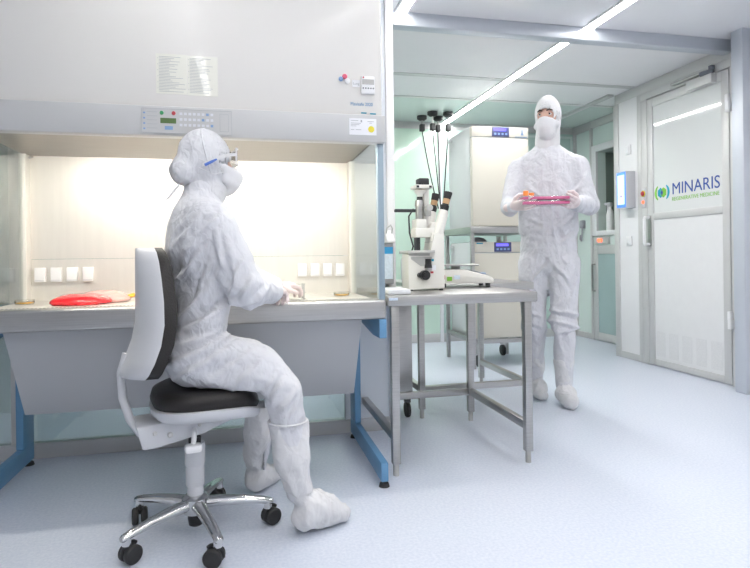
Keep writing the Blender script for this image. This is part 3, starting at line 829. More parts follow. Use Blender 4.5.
def pulled_folds(folds, ylim, soft_y=0.05):
    """creases pulled across the cloth on the side towards smaller y: (x0, z0, x1, z1, width, height)"""
    F = []
    for x0, z0, x1, z1, w, d in folds:
        a = Vector((x0, z0)); b = Vector((x1, z1)); ab = b - a
        F.append((a, ab, ab.length_squared, Vector((-ab.y, ab.x)).normalized(), w, d))
    def h(p):
        k = (ylim - p.y) / soft_y
        if k <= 0: return 0.0
        k = min(1.0, k)
        q = Vector((p.x, p.z)); q.x += 0.010 * noise.noise(p * 11.0); q.y += 0.010 * noise.noise(p * 11.0 + Vector((7, 3, 1)))
        t = 0.0
        for a, ab, l2, n, w, d in F:
            r = q - a
            u = r.dot(ab) / l2
            if u < -0.15 or u > 1.15: continue
            e = math.sin(PI * min(1, max(0, (u + 0.15) / 1.3)))
            s = r.dot(n)
            if abs(s) > 4.5 * w: continue
            t += d * e * (math.exp(-(s / w) ** 2) - 0.9 * math.exp(-((s + 1.7 * w) / (1.1 * w)) ** 2))
        return t * k
    return h

# ================================================================== SWIVEL CHAIR
def loc_build(mb, name, m, parent, angle=40):
    o = mb.build(name, m, None, angle)
    o.parent = parent
    return o
CH = thing('swivel_chair', (-0.172, 1.992, 0), 'grey and black swivel chair on a five-star polished base, sat on', 'chair')
CA = math.radians(13)
CH.rotation_euler = (0, 0, CA)
def superell(a, b, n=2.5, k=40, c=(0.0, 0.0)):
    r = []
    for i in range(k):
        t = 2 * PI * i / k
        ct, st = math.cos(t), math.sin(t)
        r.append((c[0] + a * math.copysign(abs(ct) ** (2 / n), ct), c[1] + b * math.copysign(abs(st) ** (2 / n), st)))
    return r
def stack(layers, mb=None):
    """closed loft of (outline list, z function) layers"""
    mb = mb or MB()
    rings = []
    for out, zf in layers:
        rings.append([mb.bm.verts.new((x, y, zf(x, y))) for x, y in out])
    k = len(rings[0])
    for a, b in zip(rings, rings[1:]):
        for i in range(k):
            mb.bm.faces.new((a[i], a[(i + 1) % k], b[(i + 1) % k], b[i]))
    mb.bm.faces.new(list(reversed(rings[0]))); mb.bm.faces.new(rings[-1])
    return mb
SC0 = (0.035, 0.0)
def seat_z(z):
    return lambda x, y: z - 0.05 * max(0, x - 0.05) - 0.9 * max(0, x - 0.12) ** 2 * 4 + 0.25 * abs(y) ** 2
sm = stack([(superell(0.150, 0.175, c=SC0), seat_z(0.440)), (superell(0.165, 0.190, c=SC0), seat_z(0.446)), (superell(0.172, 0.197, c=SC0), seat_z(0.465)), (superell(0.166, 0.190, c=SC0), seat_z(0.486)), (superell(0.145, 0.168, c=SC0), seat_z(0.497)), (superell(0.10, 0.11, c=SC0), seat_z(0.499)), (superell(0.03, 0.03, c=SC0), seat_z(0.499))])
loc_build(sm, 'seat', M['leather'], CH, 60)
sp = stack([(superell(0.125, 0.14, c=SC0), seat_z(0.402)), (superell(0.158, 0.182, c=SC0), seat_z(0.408)), (superell(0.172, 0.197, c=SC0), seat_z(0.424)), (superell(0.174, 0.199, c=SC0), seat_z(0.442)), (superell(0.165, 0.19, c=SC0), seat_z(0.445))])
loc_build(sp, 'seat_pan', M['shell'], CH, 50)
# backrest: sections over height
BZ = [0.552, 0.558, 0.575, 0.61, 0.66, 0.72, 0.79, 0.86, 0.91, 0.94, 0.955]
BW = [0.110, 0.150, 0.178, 0.190, 0.190, 0.182, 0.165, 0.140, 0.112, 0.080, 0.042]
BF = [-0.192, -0.190, -0.182, -0.166, -0.148, -0.137, -0.136, -0.140, -0.144, -0.148, -0.152]      # joint line between cushion and shell
def back_sections(front, back):
    mb = MB(); rings = []
    n = 16
    for z, w, f in zip(BZ, BW, BF):
        ring = []
        for i in range(n + 1):
            s = -1 + 2 * i / n
            bulge = 0.030 * s * s
            e = (1 - s ** 4)
            ring.append((f + bulge + front * (0.72 + 0.28 * e) * (0.5 + 0.5 * min(1, w / 0.15)), s * w, z))
        for i in range(n + 1):
            s = 1 - 2 * i / n
            bulge = 0.030 * s * s
            e = (1 - s ** 4)
            ring.append((f + bulge - back * (0.12 + 0.88 * e) * (0.4 + 0.6 * min(1, w / 0.17)), s * w * 0.995, z))
        rings.append([mb.bm.verts.new(p) for p in ring])
    k = len(rings[0])
    for a, b in zip(rings, rings[1:]):
        for i in range(k):
            mb.bm.faces.new((a[i], a[(i + 1) % k], b[(i + 1) % k], b[i]))
    mb.bm.faces.new(list(reversed(rings[0]))); mb.bm.faces.new(rings[-1])
    return mb
loc_build(back_sections(0.050, 0.002), 'backrest_cushion', M['leather'], CH, 60)
bs = loc_build(back_sections(-0.001, 0.042), 'backrest_shell', M['shell'], CH, 60)
loc_build(MB().tube([(-0.205, 0, 0.62), (-0.222, 0, 0.56), (-0.218, 0, 0.48), (-0.198, 0, 0.41), (-0.172, 0, 0.362), (-0.06, 0, 0.365)], 0.013, 12), 'back_bar', M['shell'], CH)
mc = MB().prism([(-0.185, 0.40), (-0.165, 0.325), (-0.13, 0.325), (0.02, 0.355), (0.11, 0.385), (0.11, 0.404), (-0.10, 0.404)], 1, -0.075, 0.075, bev=0.006)
mc = loc_build(mc, 'tilt_mechanism', M['shell'], CH)
for (x, z, r) in ((-0.13, 0.375, 0.007), (-0.085, 0.365, 0.009), (0.005, 0.384, 0.006)):
    loc_build(MB().lathe([(r, 0), (r, 0.006), (r * 0.6, 0.009)], (x, -0.075, z), axis=(0, -1, 0), n=12), 'bolt', M['alu'], mc)
lv = MB().tube([(-0.01, -0.07, 0.37), (-0.015, -0.10, 0.365), (-0.02, -0.115, 0.335)], 0.008, 10).box(-0.047, 0.005, -0.135, -0.095, 0.312, 0.336, bev=0.008)
loc_build(lv, 'height_lever', M['alu_white'], CH)
loc_build(MB().cyl((0, 0, 0.30), (0, 0, 0.36), 0.014).cyl((0, 0, 0.302), (0, 0, 0.325), 0.020), 'gas_spring', M['black'], CH)
col = MB().lathe([(0.030, 0.232), (0.033, 0.236), (0.033, 0.300), (0.030, 0.305)], (0, 0, 0)).lathe([(0.029, 0.165), (0.0305, 0.168), (0.0305, 0.236)], (0, 0, 0)).lathe([(0.025, 0.10), (0.0265, 0.105), (0.0265, 0.17)], (0, 0, 0))
loc_build(col, 'column_cover', M['shell'], CH)
hubm = MB().lathe([(0.020, 0.072), (0.040, 0.076), (0.045, 0.095), (0.043, 0.125), (0.030, 0.135)], (0, 0, 0))
hubo = loc_build(hubm, 'base_hub', M['chrome'], CH)
loc_build(MB().lathe([(0.012, 0.028), (0.022, 0.034), (0.026, 0.06), (0.026, 0.078)], (0, 0, 0)), 'gas_spring_end', M['black'], CH)
for k in range(5):
    a = math.radians(2 + 72 * k) - CA
    ca, sa = math.cos(a), math.sin(a)
    arm = MB()
    # arm with a flattened section tapering to the tip
    st = [(0.02, 0.024, 0.019, 0.105), (0.08, 0.021, 0.018, 0.104), (0.16, 0.018, 0.015, 0.097), (0.225, 0.0155, 0.012, 0.087), (0.250, 0.014, 0.011, 0.081), (0.256, 0.010, 0.008, 0.080)]
    rings = []
    for d, w, hh, z in st:
        ring = []
        for i in range(14):
            t = 2 * PI * i / 14
            lx, lz = w * math.cos(t), hh * math.sin(t)
            ring.append(arm.bm.verts.new((ca * d - sa * lx, sa * d + ca * lx, z + lz)))
        rings.append(ring)
    for A, B in zip(rings, rings[1:]):
        for i in range(14):
            arm.bm.faces.new((A[i], A[(i + 1) % 14], B[(i + 1) % 14], B[i]))
    arm.bm.faces.new(list(reversed(rings[0]))); arm.bm.faces.new(rings[-1])
    arm.cyl((ca * 0.238, sa * 0.238, 0.058), (ca * 0.238, sa * 0.238, 0.085), 0.014)
    loc_build(arm, 'base_arm', M['chrome'], CH, 50)
    # twin-wheel caster
    b = a + 0.5 + 0.9 * k
    c0 = Vector((ca * 0.238, sa * 0.238, 0.029)) + Vector((math.cos(b), math.sin(b), 0)) * 0.012
    axw = Vector((-math.sin(b), math.cos(b), 0))
    cs = MB()
    for s in (-1, 1):
        cs.lathe([(0.020, 0.0), (0.028, 0.003), (0.029, 0.010), (0.029, 0.016), (0.024, 0.021), (0.008, 0.022)], c0 + axw * (0.004 * s), axis=axw * s, n=24)
    wh = loc_build(cs, 'caster', M['rubber'], CH)
    hd = MB()
    hd.tube([c0 + Vector((math.cos(b), math.sin(b), 0)) * 0.028 * math.cos(t) * -1 + Vector((0, 0, 0.034 * math.sin(t))) for t in np.linspace(-0.1, 2.3, 8)], 0.006, 8)
    hd.cyl((ca * 0.238, sa * 0.238, 0.045), (ca * 0.238, sa * 0.238, 0.066), 0.011)
    loc_build(hd, 'caster_fork', M['black'], wh)

# ================================================================== HANDS
def hand(name, wrist, axes, curls, thumb, m, parent, sc=1.0, res=0.0032):
    """axes: rows = thumb side, fingers, back of the hand"""
    A = np.array([Vector(a).normalized() for a in axes], np.float32)
    W = f32(wrist)
    spec = [(0.030, 0.088, 0.070), (0.010, 0.093, 0.079), (-0.011, 0.089, 0.073), (-0.030, 0.080, 0.057)]
    def fn(P):
        Q = (P - W) @ A.T / sc
        ds = [rcone(Q, (0.021, 0.02, 0), (0.027, 0.082, 0), 0.0145, 0.0135), rcone(Q, (0.004, 0.015, 0.002), (0.008, 0.085, 0.002), 0.0165, 0.014), rcone(Q, (-0.015, 0.018, 0), (-0.024, 0.076, 0), 0.0155, 0.0125)]
        ds.append(rcone(Q, (0, -0.045, 0), (0, 0.02, 0), 0.027, 0.023))
        palm = sunion(ds, 0.014)
        d = palm
        for (bx, by, L), cu in zip(spec, curls):
            p = np.array((bx, by, 0.0)); ang = 0.0
            r = 0.0102
            f = None
            for frac, c in zip((0.46, 0.30, 0.24), cu):
                ang += c
                q = p + np.array((bx * 0.12 * frac, math.cos(ang) * L * frac, -math.sin(ang) * L * frac))
                e = rcone(Q, p, q, r, r - 0.0009)
                f = e if f is None else smin(f, e, 0.003)
                p = q; r -= 0.0009
            d = smin(d, f, 0.006)
        p0 = np.array((0.024, 0.022, -0.004))
        f = rcone(Q, p0, thumb[0], 0.016, 0.0125)
        f = smin(f, rcone(Q, thumb[0], thumb[1], 0.0118, 0.0105), 0.004)
        f = smin(f, rcone(Q, thumb[1], thumb[2], 0.0104, 0.0088), 0.004)
        return (smin(d, f, 0.008) * sc).astype(np.float32)
    e = 0.17 * sc
    return soft(name, fn, W - e, W + e, res, m, parent, smooth=1)

# ================================================================== THE SEATED PERSON
PA = math.radians(18)
W = thing('person', (-0.15, 2.0, 0), 'person in white coverall, goggles and mask sitting on the swivel chair, hand inside the cabinet', 'person')
W_ST = [((-0.160, 2.0, 0.60), 0.100, 0.155), ((-0.152, 2.0, 0.67), 0.094, 0.150), ((-0.138, 2.0, 0.75), 0.090, 0.140), ((-0.142, 2.005, 0.86), 0.100, 0.150), ((-0.150, 2.01, 0.95), 0.108, 0.165), ((-0.152, 2.02, 1.03), 0.098, 0.165), ((-0.155, 2.03, 1.085), 0.082, 0.118), ((-0.152, 2.035, 1.120), 0.067, 0.080), ((-0.146, 2.04, 1.150), 0.056, 0.062)]
W_HEAD = np.array((-0.131, 2.055, 1.258))
HFA = math.radians(24)
HF = np.array((math.cos(HFA), math.sin(HFA), 0)); HL = np.array((-math.sin(HFA), math.cos(HFA), 0))
def hp(f, l, z, c=W_HEAD): return c + HF * f + HL * l + np.array((0, 0, z))
def f_woman(P):
    d = etube(P, W_ST, PA)
    d = smin(d, rcone(P, (-0.120, 1.935, 1.048), (-0.190, 2.150, 1.048), 0.062, 0.062), 0.035)
    # arms
    a = smin(rcone(P, (-0.100, 1.915, 1.030), (0.000, 1.865, 0.825), 0.074, 0.060), rcone(P, (0.000, 1.865, 0.818), (0.097, 2.105, 0.792), 0.060, 0.040), 0.012)
    d = smin(d, a, 0.012)
    a = smin(rcone(P, (-0.190, 2.165, 1.030), (-0.02, 2.28, 0.850), 0.070, 0.055), rcone(P, (-0.02, 2.28, 0.850), (0.110, 2.345, 0.800), 0.055, 0.040), 0.02)
    d = smin(d, a, 0.02)
    # hips and legs
    hip = sunion([ellip(P, (-0.160, 1.995, 0.590), (0.108, 0.16, 0.095), PA), rcone(P, (-0.150, 1.930, 0.590), (0.030, 1.905, 0.548), 0.098, 0.085), rcone(P, (-0.175, 2.075, 0.585), (0.0, 2.12, 0.54), 0.095, 0.082)], 0.025)
    d = smin(d, hip, 0.03)
    r = smin(rcone(P, (0.030, 1.905, 0.548), (0.115, 1.892, 0.478), 0.085, 0.066), rcone(P, (0.115, 1.892, 0.472), (0.160, 1.905, 0.15), 0.064, 0.042), 0.012)
    l = smin(rcone(P, (0.0, 2.12, 0.54), (0.060, 2.14, 0.465), 0.082, 0.066), rcone(P, (0.060, 2.14, 0.46), (0.030, 2.255, 0.13), 0.062, 0.042), 0.012)
    d = smin(d, np.minimum(r, l), 0.02)
    # what the seat presses flat
    flat = np.where(P[:, 0] < 0.06, 0.503 - P[:, 2], -1.0) - np.clip((P[:, 0] - 0.01) * 2.0, 0, 1) * 0.2
    d = smax(d, flat.astype(np.float32), 0.012)
    # neck and head
    d = smin(d, rcone(P, (-0.140, 2.04, 1.10), (-0.136, 2.05, 1.19), 0.048, 0.048), 0.02)
    head = ellip(P, W_HEAD, (0.083, 0.067, 0.100), HFA)
    jaw = ellip(P, hp(0.025, 0, -0.060), (0.054, 0.048, 0.045), HFA)
    nose = rcone(P, hp(0.078, 0, 0.0), hp(0.098, 0, -0.032), 0.008, 0.011)
    head = sunion([head, jaw, nose], 0.012)
    for s in (-1, 1):
        head = smax(head, -ellip(P, hp(0.092, 0.029 * s, 0.008), (0.017, 0.015, 0.011), HFA), 0.008)
        head = smin(head, ellip(P, hp(-0.005, 0.066 * s, -0.01), (0.018, 0.009, 0.027), HFA), 0.008)
    return smin(d, head, 0.010).astype(np.float32)
cw = crumple(1, 1.0, 1.0, (0.55, 0.1, 0.85))
cw2 = crumple(2, 1.0, 1.0, (0.85, 0.3, -0.45))
w_folds = pulled_folds([(-0.087, 0.857, -0.22, 0.708, 0.011, 0.009), (-0.03, 0.786, -0.215, 0.674, 0.01, 0.01), (-0.038, 0.679, -0.245, 0.589, 0.01, 0.01), (-0.01, 0.655, -0.225, 0.541, 0.01, 0.009), (-0.074, 0.693, -0.206, 0.652, 0.008, 0.007), (0.017, 0.625, -0.128, 0.526, 0.009, 0.007), (0.048, 0.598, -0.046, 0.508, 0.009, 0.007), (-0.122, 0.945, -0.228, 0.838, 0.01, 0.008), (-0.096, 0.907, -0.182, 0.753, 0.01, 0.008), (-0.052, 0.976, -0.029, 0.834, 0.009, 0.007), (-0.088, 1.002, -0.06, 0.866, 0.009, 0.007), (-0.01, 0.906, -0.054, 0.799, 0.008, 0.008), (0.033, 0.864, -0.024, 0.786, 0.008, 0.008), (0.077, 0.831, 0.032, 0.775, 0.007, 0.006), (-0.197, 0.909, -0.234, 0.792, 0.009, 0.008), (-0.148, 1.033, -0.22, 0.959, 0.01, 0.006), (-0.069, 1.065, -0.137, 1.002, 0.009, 0.006), (0.12, 0.53, 0.072, 0.446, 0.008, 0.008), (0.155, 0.489, 0.09, 0.422, 0.008, 0.008), (0.098, 0.557, 0.047, 0.47, 0.008, 0.006), (0.168, 0.462, 0.128, 0.413, 0.007, 0.007)], 2.0)
def ww(p):
    q = 1.0
    if p.z > 1.15: return 0.0
    if p.z > 1.08: q = 0.35 + 0.65 * (1.15 - p.z) / 0.07
    for c, r, a in (((-0.10, 1.90, 0.72), 0.14, 0.9), ((0.0, 1.86, 0.83), 0.10, 0.5), ((-0.02, 1.86, 0.64), 0.10, 0.5), ((-0.2, 1.9, 0.82), 0.14, 0.7), ((0.11, 1.86, 0.46), 0.07, 0.7)):
        q += a * math.exp(-((p.x - c[0]) ** 2 + (p.y - c[1]) ** 2 + (p.z - c[2]) ** 2) / (r * r))
    k = min(1.0, max(0.0, (p.z - 0.62) / 0.10))
    return (cw(p) * k + cw2(p) * (1 - k)) * q * 0.85 + 1.35 * w_folds(p)
body = soft('body', f_woman, (-0.36, 1.75, 0.08), (0.26, 2.45, 1.42), 0.0060, M['suit'], W, wrinkle=ww, smooth=1)
body.data.materials.append(M['skin'])
for p in body.data.polygons:
    if p.center.z > 1.135 and (Vector(p.center) - Vector(hp(0, 0, -0.02))).length < 0.16 and Vector(HF).dot(Vector(p.center) - Vector(W_HEAD)) > 0.02: p.material_index = 1
def hoodfn(P):
    d = ellip(P, hp(-0.004, 0, 0.003), (0.0925, 0.077, 0.106), HFA)
    d = smin(d, ellip(P, hp(-0.076, 0, -0.045), (0.043, 0.052, 0.050), HFA), 0.016)
    d = smin(d, rcone(P, hp(0.008, 0, -0.06), hp(0.006, 0, -0.11), 0.064, 0.064), 0.018)
    d = smin(d, rcone(P, hp(-0.002, 0, -0.105), (-0.148, 2.035, 1.100), 0.064, 0.072), 0.010)
    inner = sunion([ellip(P, hp(0, 0, 0), (0.085, 0.069, 0.102), HFA), ellip(P, hp(0.028, 0, -0.06), (0.056, 0.050, 0.048), HFA)], 0.012)
    d = smax(d, -(inner - 0.001), 0.003)
    op = ellip(P, hp(0.125, 0, -0.012), (0.078, 0.066, 0.058), HFA)
    return smax(d, -op, 0.005).astype(np.float32)
hw_ = crumple(9, 0.62, 1.5, (0.2, 0.1, 1.0), 0.55)
def hoodw(p):
    # gathers at the back of the head run into the tie
    b = (Vector(p) - Vector(hp(-0.083, 0, -0.05))).length
    return hw_(p) * (1.0 + 1.1 * math.exp(-(b / 0.055) ** 2)) * (0.35 if p.z > 1.33 else 1.0)
hood = soft('hood', hoodfn, (-0.33, 1.90, 1.02), (0.06, 2.22, 1.42), 0.0045, M['hood'], W, wrinkle=hoodw, smooth=1)
MB().tube([hp(-0.10, -0.03, -0.092), hp(-0.115, -0.035, -0.11), hp(-0.135, -0.035, -0.135), hp(-0.150, -0.04, -0.150)], [0.004, 0.005, 0.004, 0.002], 8).build('tie_strap', M['hood'], hood)
MB().tube([hp(0.0, 0.0, 0.110)] + [hp(-0.012 - 0.02 * math.sin(PI * t), -0.0835 * math.sin(PI / 2 * t) ** 0.8, 0.110 - 0.165 * t ** 1.6) for t in np.linspace(0.15, 1, 9)], 0.0028, 6).build('hood_seam', M['hood'], hood)
def maskfn(P):
    # duckbill: two flat panels meeting in a forward edge
    d = rcone(P, hp(0.105, 0, -0.036), hp(0.092, 0, -0.092), 0.014, 0.012)
    d = smin(d, rcone(P, hp(0.119, -0.012, -0.060), hp(0.119, 0.012, -0.060), 0.010, 0.010), 0.022)
    for s in (-1, 1):
        d = smin(d, rcone(P, hp(0.040, 0.058 * s, -0.030), hp(0.105, 0.018 * s, -0.045), 0.016, 0.016), 0.03)
        d = smin(d, rcone(P, hp(0.050, 0.050 * s, -0.070), hp(0.098, 0.018 * s, -0.082), 0.016, 0.014), 0.03)
    d = smin(d, rcone(P, hp(0.060, 0, -0.06), hp(0.062, 0, -0.098), 0.040, 0.026), 0.03)
    return d.astype(np.float32)
msk = soft('face_mask', maskfn, (-0.16, 1.94, 1.10), (0.05, 2.20, 1.30), 0.004, M['mask'], W, wrinkle=crumple(12, 0.18, 1.5), smooth=1)
# goggles: curved lens with pale frame, strap round the hood, blue buckle
def lens_pt(l, z): return hp(0.104 - 11.0 * max(0, abs(l) - 0.026) ** 2, l, z)
gl = MB()
ring = [[gl.bm.verts.new(lens_pt(l, z)) for l in np.linspace(-0.066, 0.066, 15)] for z in (-0.012, 0.040)]
for i in range(14):
    gl.bm.faces.new((ring[0][i], ring[0][i + 1], ring[1][i + 1], ring[1][i]))
bmesh.ops.solidify(gl.bm, geom=list(gl.bm.faces), thickness=0.0022)
gg = gl.build('goggles', M['goggle'], W)
fr = MB()
for z in (-0.013, 0.041):
    fr.tube([lens_pt(l, z) for l in np.linspace(-0.067, 0.067, 15)], 0.0026, 8)
for s in (-1, 1):
    fr.tube([lens_pt(0.067 * s, -0.013), lens_pt(0.067 * s, 0.041)], 0.0035, 8)
fr.build('goggle_frame', M['hoodplain'], gg)
BKM = mat('buckle_blue', (0.10, 0.20, 0.60), 0.35, var=0.03)
for s in (-1, 1):
    sb = MB()
    path = [lens_pt(0.068 * s, 0.018), hp(0.060, 0.0745 * s, 0.014), hp(0.03, 0.0815 * s, 0.004), hp(-0.005, 0.0845 * s, -0.012), hp(-0.04, 0.080 * s, -0.030)]
    for i in range(4):
        a, b = Vector(path[i]), Vector(path[i + 1])
        n = Vector(HL * s) * 0.0015
        up = Vector((0, 0, 0.0055))
        vs = [sb.bm.verts.new(q) for q in (a - up, b - up, b + up, a + up)] + [sb.bm.verts.new(q + n * 2) for q in (a - up, b - up, b + up, a + up)]
        for f in ((0, 1, 2, 3), (7, 6, 5, 4), (0, 4, 5, 1), (1, 5, 6, 2), (2, 6, 7, 3), (3, 7, 4, 0)):
            sb.bm.faces.new([vs[k] for k in f])
    sb.build('goggle_strap', M['hoodplain'], gg)
    MB().tube([hp(-0.033, 0.0865 * s, -0.030), hp(-0.012, 0.0905 * s, -0.018), hp(0.006, 0.0895 * s, -0.008)], [0.005, 0.0048, 0.003], 8).build('strap_buckle', BKM, gg)
for dz in (-0.010, -0.040):
    MB().tube([hp(0.055, -0.058, -0.042), hp(0.03, -0.072, -0.036 + dz * 0.3), hp(0.0, -0.0825, -0.018 + dz), hp(-0.05, -0.080, 0.0 + dz)], 0.0015, 6).build('mask_band', M['hoodplain'], msk)
for s in (-1, 1):
    e = MB().ell(tuple(hp(0.072, 0.029 * s, 0.008)), (0.0115, 0.0115, 0.0115), 8).build('eye', M['eye'], W)
    MB().ell(tuple(hp(0.0805, 0.029 * s, 0.008)), (0.005, 0.005, 0.005), 6).build('iris', M['iris'], e)
    MB().tube([hp(0.080, 0.012 * s, 0.024), hp(0.078, 0.029 * s, 0.030), hp(0.063, 0.045 * s, 0.025)], [0.003, 0.0045, 0.0025], 6).build('eyebrow', M['hair'], W)
# overboots
def bootfn(leg, foot, top, ankle):
    def fn(P):
        d = sunion([rcone(P, a, b, ra, rb) for a, b, ra, rb in leg], 0.015)
        f = sunion([rcone(P, a, b, ra, rb) for a, b, ra, rb in foot], 0.02)
        d = smin(d, f, 0.006)
        # elastic at the ankle
        g = np.abs(P[:, 2] - ankle[2])
        d = d + 0.006 * np.exp(-(g / 0.010) ** 2) * np.exp(-((P[:, 0] - ankle[0]) ** 2 + (P[:, 1] - ankle[1]) ** 2) / 0.006)
        d = smax(d, P[:, 2] - top, 0.004)
        return smax(d, 0.004 - P[:, 2], 0.008).astype(np.float32)
    return fn
bw = crumple(21, 1.25, 1.1, (0.1, 0.05, 1.0), 0.45)
def bww(p): return bw(p) * (1.25 if p.z < 0.14 else 0.8)
soft('boot_cover', bootfn([((0.128, 1.895, 0.40), (0.144, 1.90, 0.26), 0.064, 0.058), ((0.144, 1.90, 0.26), (0.168, 1.908, 0.14), 0.058, 0.047)],
     [((0.172, 1.905, 0.055), (0.200, 1.915, 0.082), 0.046, 0.056), ((0.200, 1.915, 0.080), (0.250, 1.935, 0.060), 0.058, 0.052), ((0.250, 1.935, 0.055), (0.312, 1.955, 0.032), 0.052, 0.032)], 0.383, (0.170, 1.908, 0.135)),
     (0.0, 1.76, -0.01), (0.40, 2.08, 0.45), 0.0052, M['boot'], W, wrinkle=bww, floor=0.0015, smooth=1)
MB().tube([(0.1295 + 0.062 * math.cos(t), 1.8955 + 0.062 * math.sin(t), 0.381) for t in np.linspace(0, 2 * PI, 25)], 0.004, 8).build('boot_elastic', M['boot'], W)
soft('boot_cover', bootfn([((0.052, 2.155, 0.40), (0.042, 2.20, 0.26), 0.060, 0.052), ((0.042, 2.20, 0.26), (0.024, 2.265, 0.13), 0.052, 0.042)],
     [((0.018, 2.268, 0.045), (0.035, 2.285, 0.070), 0.036, 0.044), ((0.035, 2.285, 0.062), (0.110, 2.365, 0.034), 0.046, 0.032)], 0.375, (0.024, 2.262, 0.125)),
     (-0.10, 2.02, -0.01), (0.22, 2.47, 0.45), 0.0055, M['boot'], W, wrinkle=bww, floor=0.0015, smooth=1)
# gloved hands
hand('glove', (0.092, 2.100, 0.792), ((-0.93, 0.30, -0.15), (0.27, 0.95, 0.08), (0.12, -0.10, 0.98)), [(0.75, 1.0, 0.7), (0.8, 1.05, 0.7), (0.85, 1.1, 0.7), (0.9, 1.1, 0.7)], [(0.040, 0.052, -0.020), (0.038, 0.078, -0.034), (0.026, 0.092, -0.042)], M['glove'], W, sc=0.92)
hand('glove', (0.112, 2.35, 0.802), ((0.6, -0.8, 0), (0.8, 0.6, 0.0), (0, 0, 1)), [(0.35, 0.6, 0.5), (0.4, 0.6, 0.5), (0.4, 0.7, 0.5), (0.5, 0.7, 0.5)], [(0.044, 0.052, -0.018), (0.046, 0.080, -0.028), (0.038, 0.100, -0.034)], M['glove'], W, sc=0.93)

# ================================================================== THE WALKING PERSON
Q = thing('person', (1.85, 3.2, 0), 'person in white coverall walking past the incubators with a pink culture tray in both hands', 'person')
MA = math.atan2(-0.84, -0.54)
MC = np.array((1.850, 3.235))
MF = np.array((math.cos(MA), math.sin(MA))); ML = np.array((-math.sin(MA), math.cos(MA)))      # ML = the person's left
def mp(f, l, z): return np.array((*(MC + MF * f + ML * l), z))
M_ST = [(mp(0, 0, 0.86), 0.110, 0.155), (mp(0, 0, 0.95), 0.120, 0.175), (mp(0, 0, 1.03), 0.118, 0.168), (mp(0, 0, 1.06), 0.128, 0.182), (mp(0, 0, 1.18), 0.125, 0.178), (mp(0.0, 0, 1.35), 0.118, 0.180), (mp(0, 0, 1.47), 0.100, 0.172), (mp(0, 0, 1.53), 0.080, 0.125), (mp(0.005, 0, 1.60), 0.060, 0.070)]
M_HEAD = np.array((1.846, 3.215, 1.770))
MHA = math.atan2(-0.72, -0.69)
GF = np.array((math.cos(MHA), math.sin(MHA), 0)); GL = np.array((-math.sin(MHA), math.cos(MHA), 0))
def gp(f, l, z): return M_HEAD + GF * f + GL * l + np.array((0, 0, z))
shR, elR, wrR = (mp(0, -0.180, 1.455), np.array((1.598, 3.255, 1.215)), np.array((1.520, 3.055, 1.193)))
shL, elL, wrL = (mp(0, 0.180, 1.455), np.array((2.035, 3.085, 1.215)), np.array((1.868, 2.962, 1.203)))
hR, kR, aR = (mp(0, -0.088, 0.86), np.array((1.768, 3.285, 0.48)), np.array((1.815, 3.36, 0.13)))
hL, kL, aL = (mp(0.01, 0.092, 0.86), np.array((1.895, 3.150, 0.48)), np.array((1.888, 3.14, 0.12)))
def f_man(P):
    d = etube(P, M_ST, MA)
    d = smin(d, rcone(P, shR, shL, 0.056, 0.056), 0.04)
    for sh in (shR, shL):
        d = smin(d, rcone(P, mp(0, 0, 1.555), sh + np.array((0, 0, 0.012)), 0.058, 0.050), 0.02)
    for s, e, w in ((shR, elR, wrR), (shL, elL, wrL)):
        d = smin(d, smin(rcone(P, s, e, 0.068, 0.060), rcone(P, e, w, 0.060, 0.038), 0.015), 0.015)
    for h, k, a in ((hR, kR, aR), (hL, kL, aL)):
        d = smin(d, smin(rcone(P, h, k, 0.100, 0.076), rcone(P, k, a, 0.073, 0.048), 0.015), 0.015)
    d = smin(d, rcone(P, mp(0.005, 0, 1.50), M_HEAD - np.array((0, 0, 0.08)), 0.054, 0.050), 0.02)
    head = sunion([ellip(P, M_HEAD, (0.086, 0.068, 0.115), MHA), ellip(P, gp(0.025, 0, -0.075), (0.056, 0.050, 0.055), MHA), rcone(P, gp(0.080, 0, 0.005), gp(0.100, 0, -0.030), 0.008, 0.012)], 0.012)
    for s in (-1, 1):
        head = smax(head, -ellip(P, gp(0.094, 0.029 * s, 0.004), (0.016, 0.015, 0.010), MHA), 0.008)
    return smin(d, head, 0.010).astype(np.float32)
cm = crumple(31, 1.0, 0.95, (0.1, 0.1, 1.0), 0.5)
m_folds = pulled_folds([(1.622, 0.573, 1.793, 0.531, 0.012, 0.012), (1.641, 0.512, 1.785, 0.464, 0.012, 0.012), (1.814, 0.578, 1.975, 0.542, 0.012, 0.014), (1.819, 0.511, 1.967, 0.469, 0.012, 0.014), (1.832, 0.444, 1.961, 0.475, 0.01, 0.01), (1.659, 0.439, 1.778, 0.398, 0.01, 0.01), (1.655, 1.051, 1.767, 1.003, 0.012, 0.008), (1.969, 1.05, 1.853, 0.99, 0.012, 0.008), (1.615, 1.422, 1.711, 1.274, 0.01, 0.008), (2.029, 1.418, 1.925, 1.276, 0.01, 0.008), (1.673, 1.375, 1.763, 1.244, 0.009, 0.006), (1.994, 1.344, 1.87, 1.209, 0.009, 0.007), (1.818, 0.869, 1.903, 0.728, 0.01, 0.01), (1.798, 0.869, 1.71, 0.726, 0.01, 0.01), (1.645, 0.824, 1.728, 0.641, 0.01, 0.006), (1.966, 0.806, 1.888, 0.624, 0.01, 0.006), (1.689, 1.153, 1.768, 1.087, 0.01, 0.006), (1.943, 1.16, 1.868, 1.087, 0.01, 0.006)], 3.24)
